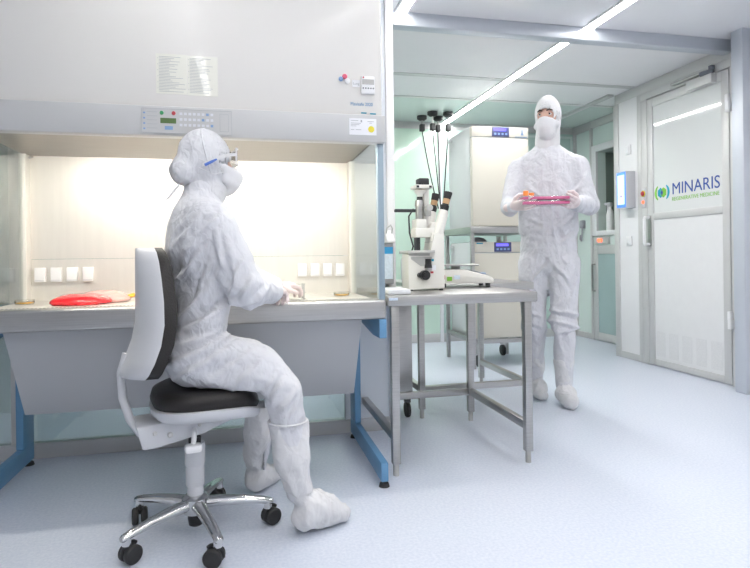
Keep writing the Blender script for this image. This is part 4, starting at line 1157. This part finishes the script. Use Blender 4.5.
def wm(p):
    if p.z > 1.58: return 0.0
    q = 0.8
    for c, r, a in (((1.77, 3.25, 0.45), 0.13, 1.4), ((1.89, 3.12, 0.45), 0.13, 1.4), ((1.6, 3.2, 1.22), 0.12, 0.5), ((2.04, 3.05, 1.22), 0.12, 0.5), ((1.80, 3.12, 1.03), 0.16, 0.8)):
        q += a * math.exp(-((p.x - c[0]) ** 2 + (p.y - c[1]) ** 2 + (p.z - c[2]) ** 2) / (r * r))
    return cm(p) * q * 0.85 + 1.25 * m_folds(p)
bm_ = soft('body', f_man, (1.42, 2.80, 0.06), (2.24, 3.52, 1.95), 0.0080, M['suit'], Q, wrinkle=wm, smooth=1)
bm_.data.materials.append(M['skin'])
for p in bm_.data.polygons:
    if p.center.z > 1.62: p.material_index = 1
def hood2(P):
    d = ellip(P, gp(-0.004, 0, 0.012), (0.097, 0.079, 0.124), MHA)
    d = smin(d, rcone(P, gp(0.0, 0, -0.06), mp(0.004, 0, 1.59), 0.072, 0.074), 0.02)
    inner = sunion([ellip(P, M_HEAD, (0.088, 0.070, 0.117), MHA), ellip(P, gp(0.028, 0, -0.075), (0.060, 0.054, 0.06), MHA)], 0.012)
    d = smax(d, -(inner - 0.001), 0.003)
    op = ellip(P, gp(0.112, 0, -0.008), (0.070, 0.056, 0.040), MHA)
    return smax(d, -op, 0.005).astype(np.float32)
hd2 = soft('hood', hood2, (1.70, 3.05, 1.45), (2.02, 3.39, 1.95), 0.006, M['hoodplain'], Q, wrinkle=crumple(41, 0.3, 1.2), smooth=1)
def mask2(P):
    d = rcone(P, gp(0.055, 0, -0.045), gp(0.048, 0, -0.105), 0.056, 0.054)
    d = smin(d, rcone(P, gp(0.092, 0, -0.030), gp(0.092, 0, -0.075), 0.024, 0.026), 0.02)
    d = smin(d, rcone(P, gp(0.03, -0.055, -0.06), gp(0.03, 0.055, -0.06), 0.026, 0.026), 0.02)
    top = P[:, 2] - (M_HEAD[2] - 0.022) - 0.25 * ((P - f32(gp(0.10, 0, 0))) @ f32(GF))
    return smax(d, top, 0.006).astype(np.float32)
soft('face_mask', mask2, (1.66, 3.0, 1.55), (1.99, 3.36, 1.82), 0.006, M['mask'], Q, wrinkle=crumple(44, 0.35, 1.5), smooth=1)
for s in (-1, 1):
    e = MB().ell(tuple(gp(0.0705, 0.029 * s, 0.002)), (0.0105, 0.0105, 0.0105), 8).build('eye', M['eye'], Q)
    MB().ell(tuple(gp(0.0785, 0.029 * s, 0.001)), (0.0062, 0.0045, 0.0055), 6).build('iris', M['iris'], e)
    MB().tube([gp(0.0735, 0.017 * s, 0.0075), gp(0.0775, 0.029 * s, 0.0095), gp(0.0705, 0.042 * s, 0.0065)], 0.0055, 8).build('eyelid', M['skin'], e)
    MB().tube([gp(0.088, 0.012 * s, 0.020), gp(0.086, 0.029 * s, 0.026), gp(0.070, 0.046 * s, 0.021)], [0.0035, 0.0055, 0.003], 6).build('eyebrow', M['hair'], Q)
# zip flap down the front
zf = MB()
rg = []
for z in np.linspace(0.90, 1.55, 14):
    fr_ = np.interp(z, [s[0][2] for s in M_ST], [s[1] for s in M_ST]) + 0.005
    rg.append([zf.bm.verts.new(mp(fr_ - (0.004 if abs(l) > 0.02 else 0), l, z)) for l in (-0.026, -0.022, 0.022, 0.026)])
for a, b in zip(rg, rg[1:]):
    for i in range(3): zf.bm.faces.new((a[i], a[i + 1], b[i + 1], b[i]))
bmesh.ops.recalc_face_normals(zf.bm, faces=list(zf.bm.faces))
bmesh.ops.solidify(zf.bm, geom=list(zf.bm.faces), thickness=0.004)
zf.build('zip_flap', M['suit'], Q)
bq = crumple(51, 1.25, 1.1, (0.1, 0.05, 1.0), 0.45)
soft('boot_cover', bootfn([((kR[0] + 0.02, kR[1] + 0.04, 0.32), (aR[0], aR[1], 0.15), 0.066, 0.052)],
     [((1.822, 3.375, 0.06), (1.815, 3.34, 0.075), 0.05, 0.055), ((1.815, 3.34, 0.065), (1.795, 3.235, 0.04), 0.056, 0.040)], 0.265, (1.815, 3.355, 0.14)),
     (1.68, 3.14, -0.01), (1.94, 3.48, 0.32), 0.0065, M['boot'], Q, wrinkle=bq, floor=0.0015, smooth=1)
soft('boot_cover', bootfn([((kL[0], kL[1], 0.32), (aL[0], aL[1], 0.15), 0.064, 0.052)],
     [((1.896, 3.155, 0.06), (1.888, 3.12, 0.075), 0.05, 0.056), ((1.888, 3.12, 0.068), (1.866, 3.03, 0.042), 0.057, 0.044)], 0.275, (1.888, 3.14, 0.14)),
     (1.76, 2.94, -0.01), (2.02, 3.26, 0.34), 0.0065, M['boot'], Q, wrinkle=bq, floor=0.0015, smooth=1)
hand('glove', wrR + np.array((0.0, -0.005, 0.0)), ((-0.52, -0.12, 0.84), (0.40, -0.91, -0.06), (-0.60, -0.20, -0.78)), [(0.25, 0.35, 0.3), (0.25, 0.35, 0.3), (0.25, 0.4, 0.3), (0.3, 0.4, 0.3)], [(0.050, 0.040, -0.022), (0.058, 0.062, -0.042), (0.048, 0.080, -0.056)], M['glove'], Q, res=0.004)
hand('glove', wrL + np.array((-0.005, -0.008, 0.0)), ((0.35, -0.30, 0.88), (-0.72, -0.69, -0.04), (0.52, -0.52, -0.62)), [(0.35, 0.5, 0.4), (0.35, 0.5, 0.4), (0.35, 0.5, 0.4), (0.4, 0.5, 0.4)], [(0.050, 0.040, -0.022), (0.058, 0.062, -0.042), (0.048, 0.080, -0.056)], M['glove'], Q, res=0.004)

# the tray being carried
TC, TA = (1.660, 2.960, 1.220), math.radians(-14)
T = thing('culture_tray', TC, 'stacked flat clear culture tray with pink medium and orange caps, held by the walking person', 'culture tray')
def tb(x0, x1, y0, y1, z0, z1, bev=0.003, mb=None):
    return (mb or MB()).box(TC[0] + x0, TC[0] + x1, TC[1] + y0, TC[1] + y1, TC[2] + z0, TC[2] + z1, bev=bev, rotz=TA, piv=(TC[0], TC[1], 0))
for z in (-0.026, 0.001):
    ly = tb(-0.132, 0.132, -0.085, 0.085, z, z + 0.025).build('tray_layer', M['clear'], T)
    tb(-0.128, 0.128, -0.081, 0.081, z + 0.003, z + 0.018, 0.002).build('pink_medium', M['pink'], ly)
rt = Matrix.Rotation(TA, 4, 'Z')
for (lx, ly_) in ((-0.112, -0.065), (-0.080, -0.065)):
    c = Vector(TC) + (rt @ Vector((lx, ly_, 0.025)))
    MB().lathe([(0.013, 0), (0.013, 0.004), (0.015, 0.005), (0.015, 0.026 if lx < -0.1 else 0.014), (0.011, 0.028 if lx < -0.1 else 0.016)], c, n=18).build('orange_cap', M['orange'], T)

# ================================================================== STEEL TABLES
def steel_table(x0, x1, y0, y1, label, rail_sides):
    t = thing('steel_table', ((x0 + x1) / 2, (y0 + y1) / 2, 0), label, 'table', 'stainless steel tables')
    tp = MB().box(x0, x1, y0, y1, 0.712, 0.755, bev=0.004)
    tp.build('table_top', M['steel_h'], t)
    w = 0.034
    xi0, xi1, yi0, yi1 = x0 + 0.018, x1 - 0.018, y0 + 0.02, y1 - 0.02
    for (a, b) in ((xi0, yi0), (xi1 - w, yi0), (xi0, yi1 - w), (xi1 - w, yi1 - w)):
        lg = MB().box(a, a + w, b, b + w, 0.05, 0.714, bev=0.003).build('leg', M['steel'], t)
        MB().cyl((a + w / 2, b + w / 2, 0.0), (a + w / 2, b + w / 2, 0.052), 0.0125, n=14).build('foot', M['mic_grey'], lg)
    z0, z1 = 0.145, 0.18
    for side in rail_sides:
        if side == 'left': MB().box(xi0 + 0.002, xi0 + w - 0.002, yi0 + w - 0.002, yi1 - w + 0.002, z0, z1, bev=0.002).build('rail', M['steel'], t)
        if side == 'right': MB().box(xi1 - w + 0.002, xi1 - 0.002, yi0 + w - 0.002, yi1 - w + 0.002, z0, z1, bev=0.002).build('rail', M['steel'], t)
        if side == 'back': MB().box(xi0 + w - 0.002, xi1 - w + 0.002, yi1 - w + 0.002, yi1 - 0.002, z0, z1, bev=0.002).build('rail', M['steel'], t)
        if side == 'front': MB().box(xi0 + w - 0.002, xi1 - w + 0.002, yi0 + 0.002, yi0 + w - 0.002, z0, z1, bev=0.002).build('rail', M['steel'], t)
    return t
T1 = (0.570, 1.245, 2.275, 3.01)
steel_table(*T1, 'stainless steel table carrying the microscope and the weighing scale', ('left', 'right', 'back'))
steel_table(0.930, 1.650, 3.055, 3.80, 'second stainless steel table, standing behind the microscope table', ('left', 'right', 'front'))
TZ = 0.755

# ------------------------------------------------------------------ inverted microscope (side view, oculars to the right)
mi = thing('microscope', (0.83, 2.6, TZ), 'cream inverted microscope with two black oculars on the steel table', 'microscope')
def ux(u): return 0.7365 + (u - 405) * 0.00495
def vz(v): return TZ + (290.5 - v) * 0.0047
yc = 2.60
b = MB().prism([(ux(405), vz(254)), (ux(405), vz(290) + 0.004), (ux(406), TZ + 0.006), (ux(440), TZ + 0.006), (ux(441), vz(290) + 0.006), (ux(441), vz(234)), (ux(430), vz(234)), (ux(428.5), vz(252))], 1, yc - 0.058, yc + 0.058, bev=0.006)
# the bay under the stage stays open to the front: cheeks and floor
b.build('stand_body', M['mic'], mi)
MB().box(ux(406), ux(426), yc - 0.06, yc - 0.056, vz(256), vz(250.8)).build('painted_stage_shade', M['mic_grey'], mi)  # solid grey strip standing in for the shade under the stage
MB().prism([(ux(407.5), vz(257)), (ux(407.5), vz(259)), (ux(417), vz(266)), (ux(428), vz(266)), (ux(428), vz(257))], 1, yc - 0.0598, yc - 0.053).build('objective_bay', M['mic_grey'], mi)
ob = MB().cyl((ux(424), yc - 0.066, vz(264.5)), (ux(424), yc - 0.066, vz(259)), 0.014, n=16).cyl((ux(424), yc - 0.066, vz(268)), (ux(424), yc - 0.066, vz(264.5)), 0.018, 0.016, n=16)
ob.build('nosepiece', M['black'], mi)
MB().cyl((ux(424.2), yc - 0.064, vz(271)), (ux(424.2), yc - 0.064, vz(267.8)), 0.016, 0.016, n=16).build('objective', M['steel'], mi)
kn = MB().cyl((ux(420), yc - 0.058, vz(275)), (ux(420), yc - 0.09, vz(275)), 0.022, n=24).cyl((ux(420), yc - 0.09, vz(275)), (ux(420), yc - 0.104, vz(275)), 0.016, n=24).cyl((ux(415.8), yc - 0.058, vz(275)), (ux(415.8), yc - 0.085, vz(275)), 0.012, n=18)
kn.build('focus_knob', M['black'], mi)
MB().box(ux(403.8), ux(430), yc - 0.08, yc + 0.08, vz(253.5), vz(250.5), bev=0.003).build('stage', M['mic_grey'], mi)
MB().box(ux(428.5), ux(441.5), yc - 0.052, yc + 0.052, vz(255), vz(233), bev=0.006).build('column', M['mic'], mi)
MB().box(ux(428.3), ux(441.7), yc - 0.0535, yc + 0.0535, vz(242.4), vz(241.8)).build('column_seam', M['mic_grey'], mi)
MB().box(ux(433), ux(439), yc - 0.0548, yc - 0.051, vz(246.5), vz(244.5)).build('red_label', M['btn_red'], mi)
MB().box(ux(427), ux(430), yc - 0.0598, yc - 0.056, vz(261.5), vz(259.2)).build('green_label', M['logo_teal'], mi)
MB().box(ux(426.5), ux(429.5), yc - 0.0598, yc - 0.056, vz(273.5), vz(271.5)).build('red_label', M['btn_red'], mi)
MB().box(ux(427.5), ux(432), yc - 0.0598, yc - 0.056, vz(270.5), vz(265.5)).build('white_label', M['paper_white'], mi)
MB().box(ux(413.5), ux(441.5), yc - 0.042, yc + 0.042, vz(237.5), vz(228), bev=0.006).build('arm', M['mic'], mi)
MB().box(ux(415.5), ux(419.3), yc - 0.02, yc + 0.02, vz(251.5), vz(236)).build('rear_post', M['black'], mi)
MB().box(ux(441), ux(443.5), yc - 0.02, yc + 0.0, vz(233), vz(230.5), bev=0.002).build('arm_knob', M['black'], mi)
pl = MB().box(ux(414.5), ux(424.5), yc - 0.04, yc + 0.04, vz(229), vz(219), bev=0.005)
pl.build('condenser_carrier', M['mic'], mi)
cyl = MB().cyl((ux(419.5), yc - 0.01, vz(219.5)), (ux(419.5), yc - 0.01, vz(206)), 0.019, n=20).cyl((ux(419.7), yc - 0.01, vz(206)), (ux(419.7), yc - 0.01, vz(200)), 0.023, 0.02, n=20)
cyl.build('condenser', M['steel'], mi)
MB().cyl((ux(420), yc - 0.01, vz(200)), (ux(420), yc - 0.01, vz(196.5)), 0.014, n=18).build('condenser_ring', M['black'], mi)
MB().lathe([(0.013, 0), (0.013, 0.01), (0.026, 0.026), (0.030, 0.030), (0.012, 0.038)], (ux(420.2), yc - 0.01, vz(197))).build('lamp_neck', M['mic'], mi)
MB().box(ux(414), ux(431), yc - 0.045, yc + 0.045, vz(188.5), vz(184.8), bev=0.004).build('lamp_plate', M['mic'], mi)
for u in (416, 428.5):
    MB().box(ux(u) - 0.006, ux(u) + 0.006, yc - 0.048, yc - 0.043, vz(188), vz(185.8)).build('plate_screw', M['black'], mi)
MB().box(ux(418.3), ux(428.7), yc - 0.03, yc + 0.03, vz(185), vz(177.8), bev=0.006).build('lamp_knob', M['black'], mi)
MB().box(ux(425), ux(430.5), yc + 0.0, yc + 0.05, vz(229), vz(188), bev=0.005).build('rear_pillar', M['mic'], mi)
MB().box(ux(395.5), ux(417), yc - 0.012, yc + 0.012, vz(211.8), vz(208.8), bev=0.003).build('lamp_arm', M['cable'], mi)
MB().box(ux(424), ux(430), yc - 0.035, yc - 0.005, vz(216), vz(206), bev=0.005).cyl((ux(427), yc - 0.035, vz(208)), (ux(427), yc - 0.055, vz(208)), 0.016, n=16).build('clamp', M['mic_grey'], mi)
# binocular head
for (ub, vb, ut, vt, yy) in ((429.5, 234, 439.0, 193.5, yc + 0.030), (436.5, 234, 447.5, 193.0, yc - 0.030)):
    A = Vector((ux(ub), yy, vz(vb))); B = Vector((ux(ut), yy, vz(vt)))
    n = (B - A)
    def at(t): return A + n * t
    tbk = MB().tube([at(0.0), at(0.5), at(0.58)], [0.026, 0.024, 0.019], 16).build('ocular_tube', M['mic'], mi)
    ey = MB().tube([at(0.55), at(0.60), at(0.61), at(0.70), at(0.71), at(0.74)], [0.018, 0.0195, 0.020, 0.020, 0.016, 0.016], 18).tube([at(0.855), at(0.87), at(1.0), at(1.03), at(1.035)], [0.016, 0.0175, 0.0195, 0.0185, 0.012], 18).build('eyepiece', M['rubber'], tbk)
    MB().tube([at(0.735), at(0.86)], [0.0165, 0.0165], 18).build('tan_ring', M['wood_ring'], ey)
hb = MB().prism([(ux(427), vz(237)), (ux(427), vz(230)), (ux(431), vz(222)), (ux(440), vz(222)), (ux(441), vz(228)), (ux(440), vz(237))], 1, yc - 0.035, yc + 0.035, bev=0.008)
hb.build('binocular_head', M['mic'], mi)
for sx in (408, 438):
    for yy in (yc - 0.045, yc + 0.045):
        MB().cyl((ux(sx), yy, TZ), (ux(sx), yy, TZ + 0.010), 0.010, n=12).build('rubber_foot', M['rubber'], mi)
MB().tube([(ux(416), yc + 0.03, vz(208)), (ux(413), yc + 0.06, vz(215)), (ux(413.5), yc + 0.06, vz(232)), (ux(416.5), yc + 0.05, vz(246)), (ux(415), yc + 0.1, vz(262)), (ux(412), yc + 0.12, TZ + 0.006)], 0.004, 8).build('lamp_cable', M['cable'], mi)

# ------------------------------------------------------------------ weighing scale
BC, BA = (1.105, 2.80, TZ), math.radians(-12)
sc_ = thing('weighing_scale', BC, 'low cream laboratory scale with a flat square pan beside the microscope', 'scale')
sc_.rotation_euler = (0, 0, BA)
sc_.scale = (1.25, 1.1, 1.45)
loc_build(MB().prism([(-0.115, 0.014), (-0.12, 0.05), (-0.10, 0.062), (0.0, 0.062), (0.10, 0.038), (0.115, 0.026), (0.112, 0.014)], 1, -0.10, 0.10, bev=0.008), 'scale_body', M['mic'], sc_)
pn = loc_build(MB().box(-0.105, 0.055, -0.085, 0.085, 0.074, 0.080, bev=0.002), 'pan', M['steel'], sc_)
loc_build(MB().cyl((-0.03, 0, 0.060), (-0.03, 0, 0.075), 0.02), 'pan_support', M['mic_grey'], pn)
MBd = MB().prism([(0.028, 0.0585), (0.028, 0.0600), (0.095, 0.0430), (0.095, 0.0412)], 1, -0.07, 0.07)
kp = loc_build(MBd, 'keypad', M['shell'], sc_)
for k in range(5):
    loc_build(MB().box(0.072, 0.086, -0.06 + k * 0.026, -0.042 + k * 0.026, 0.0450, 0.0495, bev=0.001), 'key', M['key_blue'], kp)
loc_build(MB().prism([(0.034, 0.0585), (0.034, 0.0596), (0.060, 0.0530), (0.060, 0.0518)], 1, -0.05, 0.03), 'display', M['ink'], kp)
for (x, y) in ((-0.09, -0.08), (0.09, -0.08), (-0.09, 0.08), (0.09, 0.08)):
    loc_build(MB().cyl((x, y, 0), (x, y, 0.016), 0.010, n=12), 'foot', M['rubber'], sc_)
for (x, z, mm, w) in ((-0.10, 0.036, 'btn_red', 0.014), (-0.078, 0.030, 'logo_green', 0.02), (-0.05, 0.035, 'label_pale', 0.024), (-0.105, 0.024, 'orange', 0.01)):
    loc_build(MB().box(x, x + w, -0.1015, -0.099, z - 0.006, z + 0.008), 'sticker', M[mm], sc_)

# ------------------------------------------------------------------ small things around the tables
t = thing('sanitizer_dispenser', (0.726, 2.87, 0.77), 'grey wall dispenser with a blue and white label on the white post', 'dispenser')
MB().box(0.690, 0.750, 2.855, 2.919, 0.772, 0.985, bev=0.006).build('dispenser_body', M['disp_body'], t)
MB().box(0.698, 0.744, 2.853, 2.8555, 0.80, 0.965).build('label', M['label_pale'], t)
MB().box(0.698, 0.744, 2.8518, 2.8535, 0.930, 0.965).build('label_band', M['label_blue'], t)
MB().prism([(2.80, 0.985), (2.80, 1.0), (2.85, 1.05), (2.919, 1.05), (2.919, 0.985)], 0, 0.700, 0.742, bev=0.004).build('lever', M['alu_white'], t)
MB().tube([(0.706, 2.84, 1.03), (0.706, 2.82, 1.06), (0.72, 2.80, 1.075), (0.735, 2.82, 1.06), (0.735, 2.84, 1.03)], 0.004, 8).build('arm_wire', M['alu'], t)
t = thing('glove_box', (1.0, 3.32, TZ), 'white carton with a round coloured logo on the second table', 'box')
MB().box(0.93 + 0.003, 1.01, 3.28, 3.38, TZ + 0.0005, TZ + 0.146, bev=0.002).build('carton', M['paper_white'], t)
for k, mm in enumerate(('btn_red', 'yellow', 'logo_green', 'logo_teal')):
    a0 = PI / 2 * k
    poly = [(0.985 + 0.019 * math.cos(a0 + PI / 2 * i / 6), TZ + 0.06 + 0.019 * math.sin(a0 + PI / 2 * i / 6)) for i in range(7)] + [(0.985 + 0.010 * math.cos(a0 + PI / 2 * i / 6), TZ + 0.06 + 0.010 * math.sin(a0 + PI / 2 * i / 6)) for i in range(6, -1, -1)]
    MB().prism(poly, 1, 3.2785, 3.2801).build('logo_ring', M[mm], t)
t = tag(MB().box(0.585, 0.685, 2.33, 2.50, TZ + 0.0005, TZ + 0.022, bev=0.005).build('wipe_pack', M['paper_white']), 'flat white pack of wipes at the table corner by the cabinet', 'wipes')
MB().box(0.575, 0.612, 2.2735, 2.2755, 0.735, 0.746).build('inventory_sticker', M['label_pale']).name = 'inventory_sticker'
tag(bpy.data.objects['inventory_sticker'], 'small pale sticker on the front edge of the microscope table', 'sticker')
t = thing('steel_bin', (0.84, 3.3, 0), 'tall stainless steel bin on black casters between wall post and second table', 'bin')
MB().box(0.785, 0.915, 3.10, 3.50, 0.125, 0.70, bev=0.006).build('bin_body', M['steel'], t)
MB().box(0.78, 0.92, 3.09, 3.51, 0.70, 0.715, bev=0.004).build('lid', M['steel'], t)
for (x, y) in ((0.81, 3.13), (0.89, 3.13), (0.81, 3.47), (0.89, 3.47)):
    c = MB().lathe([(0.02, -0.012), (0.042, -0.011), (0.045, -0.006), (0.045, 0.006), (0.042, 0.011), (0.02, 0.012)], (x, y, 0.045), axis=(1, 0, 0), n=24).build('caster', M['rubber'], t)
    MB().box(x - 0.016, x + 0.016, y - 0.016, y + 0.016, 0.085, 0.127).build('caster_plate', M['black'], c)

# ------------------------------------------------------------------ incubators and their stand
def incubator(x0, y0, z0, h, label):
    w, d = 0.50, 0.54
    x1, y1, z1 = x0 + w, y0 + d, z0 + h
    t = thing('incubator', ((x0 + x1) / 2, (y0 + y1) / 2, z0), label, 'incubator', 'cream incubators')
    MB().box(x0, x1, y0 + 0.055, y1, z0 + 0.0, z1, bev=0.008).build('housing', M['inc_side'], t)
    dr = MB().box(x0, x1, y0, y0 + 0.052, z0 + 0.004, z1 - 0.092, bev=0.008).build('door', M['cream'], t)
    MB().box(x0, x1, y0 + 0.002, y0 + 0.054, z1 - 0.086, z1, bev=0.006).build('control_strip', M['cream'], t)
    MB().box(x0 + 0.004, x1 - 0.004, y0 + 0.006, y0 + 0.05, z1 - 0.0925, z1 - 0.0855).build('gasket_line', M['ink'], t)
    cp = MB().box(x0 + 0.175, x0 + 0.325, y0 - 0.004, y0 + 0.004, z1 - 0.082, z1 - 0.004, bev=0.002).build('control_panel', M['panel_blue'], t)
    MB().box(x0 + 0.19, x0 + 0.298, y0 - 0.006, y0 - 0.003, z1 - 0.036, z1 - 0.014).build('display', M['screen_blue'], cp)
    for k in range(4):
        MB().box(x0 + 0.193 + k * 0.032, x0 + 0.211 + k * 0.032, y0 - 0.006, y0 - 0.003, z1 - 0.068, z1 - 0.052).build('key', M['key_blue'], cp)
    MB().box(x0 - 0.012, x0 + 0.004, y0 + 0.45, y0 + 0.53, z1 - 0.05, z1 - 0.02, bev=0.003).build('side_bracket', M['inc_side'], t)
    return t, x0, y0, z1
IX, IY = 1.795, 4.31
it, x0, y0, z1 = incubator(IX, IY, 1.146, 0.815, 'upper cream incubator, on the steel stand behind the walking person')
ib = MB().prism([(x0 + 0.43, z1 - 0.10 + 0.036), (x0 + 0.455, z1 - 0.10 + 0.036), (x0 + 0.447, z1 - 0.05 + 0.01), (x0 + 0.447, z1 - 0.02), (x0 + 0.438, z1 - 0.02), (x0 + 0.438, z1 - 0.05 + 0.01)], 1, y0 - 0.001, y0 + 0.003)
ib.build('blue_flask_mark', M['key_blue'], it)
MB().box(x0 + 0.38, x0 + 0.485, y0 - 0.001, y0 + 0.003, z1 - 0.082, z1 - 0.077).build('blue_line_mark', M['key_blue'], it)
MB().box(x0 + 0.44, x0 + 0.485, y0 - 0.0018, y0 + 0.0008, z1 - 0.15, z1 - 0.105).build('door_sticker', M['label_pale'], it)
t = thing('incubator_stand', (2.06, 4.63, 0), 'tall stainless steel stand framing the lower incubator', 'stand')
MB().box(1.755, 2.37, 4.265, 4.90, 1.09, 1.144, bev=0.004).build('top', M['steel'], t)
for (x, y) in ((1.765, 4.28), (2.33, 4.28), (1.765, 4.86), (2.33, 4.86)):
    MB().box(x, x + 0.03, y, y + 0.03, 0.0, 1.092, bev=0.003).build('leg', M['steel'], t)
for x in (1.768, 2.333):
    MB().box(x, x + 0.024, 4.308, 4.862, 0.22, 0.25, bev=0.002).build('rail', M['steel'], t)
lx = 1.812
it2, x0, y0, z1 = incubator(lx, 4.33, 0.232, 0.79, 'lower cream incubator, under the steel stand beside the walking person')
MB().lathe([(0.075, 0), (0.07, 0.02), (0.045, 0.04), (0.01, 0.048)], (x0 + 0.14, y0 + 0.25, z1)).build('vent_cap', M['disp_body'], it2)
MB().box(x0 + 0.30, x0 + 0.33, y0 + 0.2, y0 + 0.23, z1 - 0.002, z1 + 0.05).build('top_fitting', M['mic_grey'], it2)
MB().box(x0 + 0.02, x0 + 0.075, y0 - 0.001, y0 + 0.004, z1 - 0.016, z1 - 0.006).build('green_mark', M['logo_teal'], it2)
t = thing('incubator_dolly', (2.09, 4.64, 0), 'low steel dolly on casters under the lower incubator', 'dolly')
MB().box(lx - 0.012, lx + 0.512, 4.315, 4.345, 0.195, 0.230, bev=0.003).box(lx - 0.012, lx + 0.512, 4.84, 4.87, 0.195, 0.230, bev=0.003).box(lx - 0.012, lx + 0.02, 4.345, 4.84, 0.195, 0.230, bev=0.003).box(lx + 0.48, lx + 0.512, 4.345, 4.84, 0.195, 0.230, bev=0.003).build('frame', M['steel'], t)
for (x, y) in ((lx + 0.04, 4.36), (lx + 0.46, 4.36), (lx + 0.15, 4.80), (lx + 0.46, 4.80)):
    c = MB().lathe([(0.03, -0.013), (0.048, -0.012), (0.05, -0.006), (0.05, 0.006), (0.048, 0.012), (0.03, 0.013)], (x, y, 0.05), axis=(1, 0, 0), n=24).build('caster', M['rubber'], t)
    MB().box(x - 0.017, x + 0.017, y - 0.02, y + 0.02, 0.10, 0.197).build('caster_fork', M['steel'], c)

# ------------------------------------------------------------------ ceiling sockets with hanging plugs and cables
for k, (x, y, dz, cx, cy, lb) in enumerate(((1.75, 5.48, 0.0, 1.74, 4.99, 'first of four black hanging sockets counted from the white wall post'), (1.80, 5.30, 0.03, 1.77, 4.97, 'second of four black hanging sockets counted from the white wall post'), (1.92, 5.48, 0.0, 1.765, 4.985, 'third of four black hanging sockets counted from the white wall post'), (1.96, 5.30, 0.03, 1.75, 4.98, 'fourth black hanging socket, the one nearest the upper incubator'))):
    t = thing('hanging_socket', (x, y, ZF), lb, 'hanging socket', 'black hanging sockets under the rear ceiling')
    MB().lathe([(0.05, 0), (0.05, -0.03), (0.03, -0.045), (0.012, -0.047)], (x, y, ZF - 0.0005)).build('ceiling_disc', M['rubber'], t)
    MB().cyl((x, y, ZF - 0.03), (x, y, ZF - 0.09 - dz), 0.008, n=10).build('drop_rod', M['mic_grey'], t)
    MB().box(x - 0.024, x + 0.024, y - 0.024, y + 0.024, ZF - 0.155 - dz, ZF - 0.085 - dz, bev=0.006).build('plug', M['rubber'], t)
    pts = [(x, y, ZF - 0.15 - dz)]
    ez = 1.35 - 0.1 * k
    for i in range(1, 11):
        f = i / 10
        pts.append((x + (cx - x) * f, y + (cy - y) * f, ZF - 0.15 - dz + (ez - (ZF - 0.15 - dz)) * f - 0.05 * math.sin(PI * f)))
    MB().tube(pts, 0.0055, 8).build('cable', M['cable'], t)
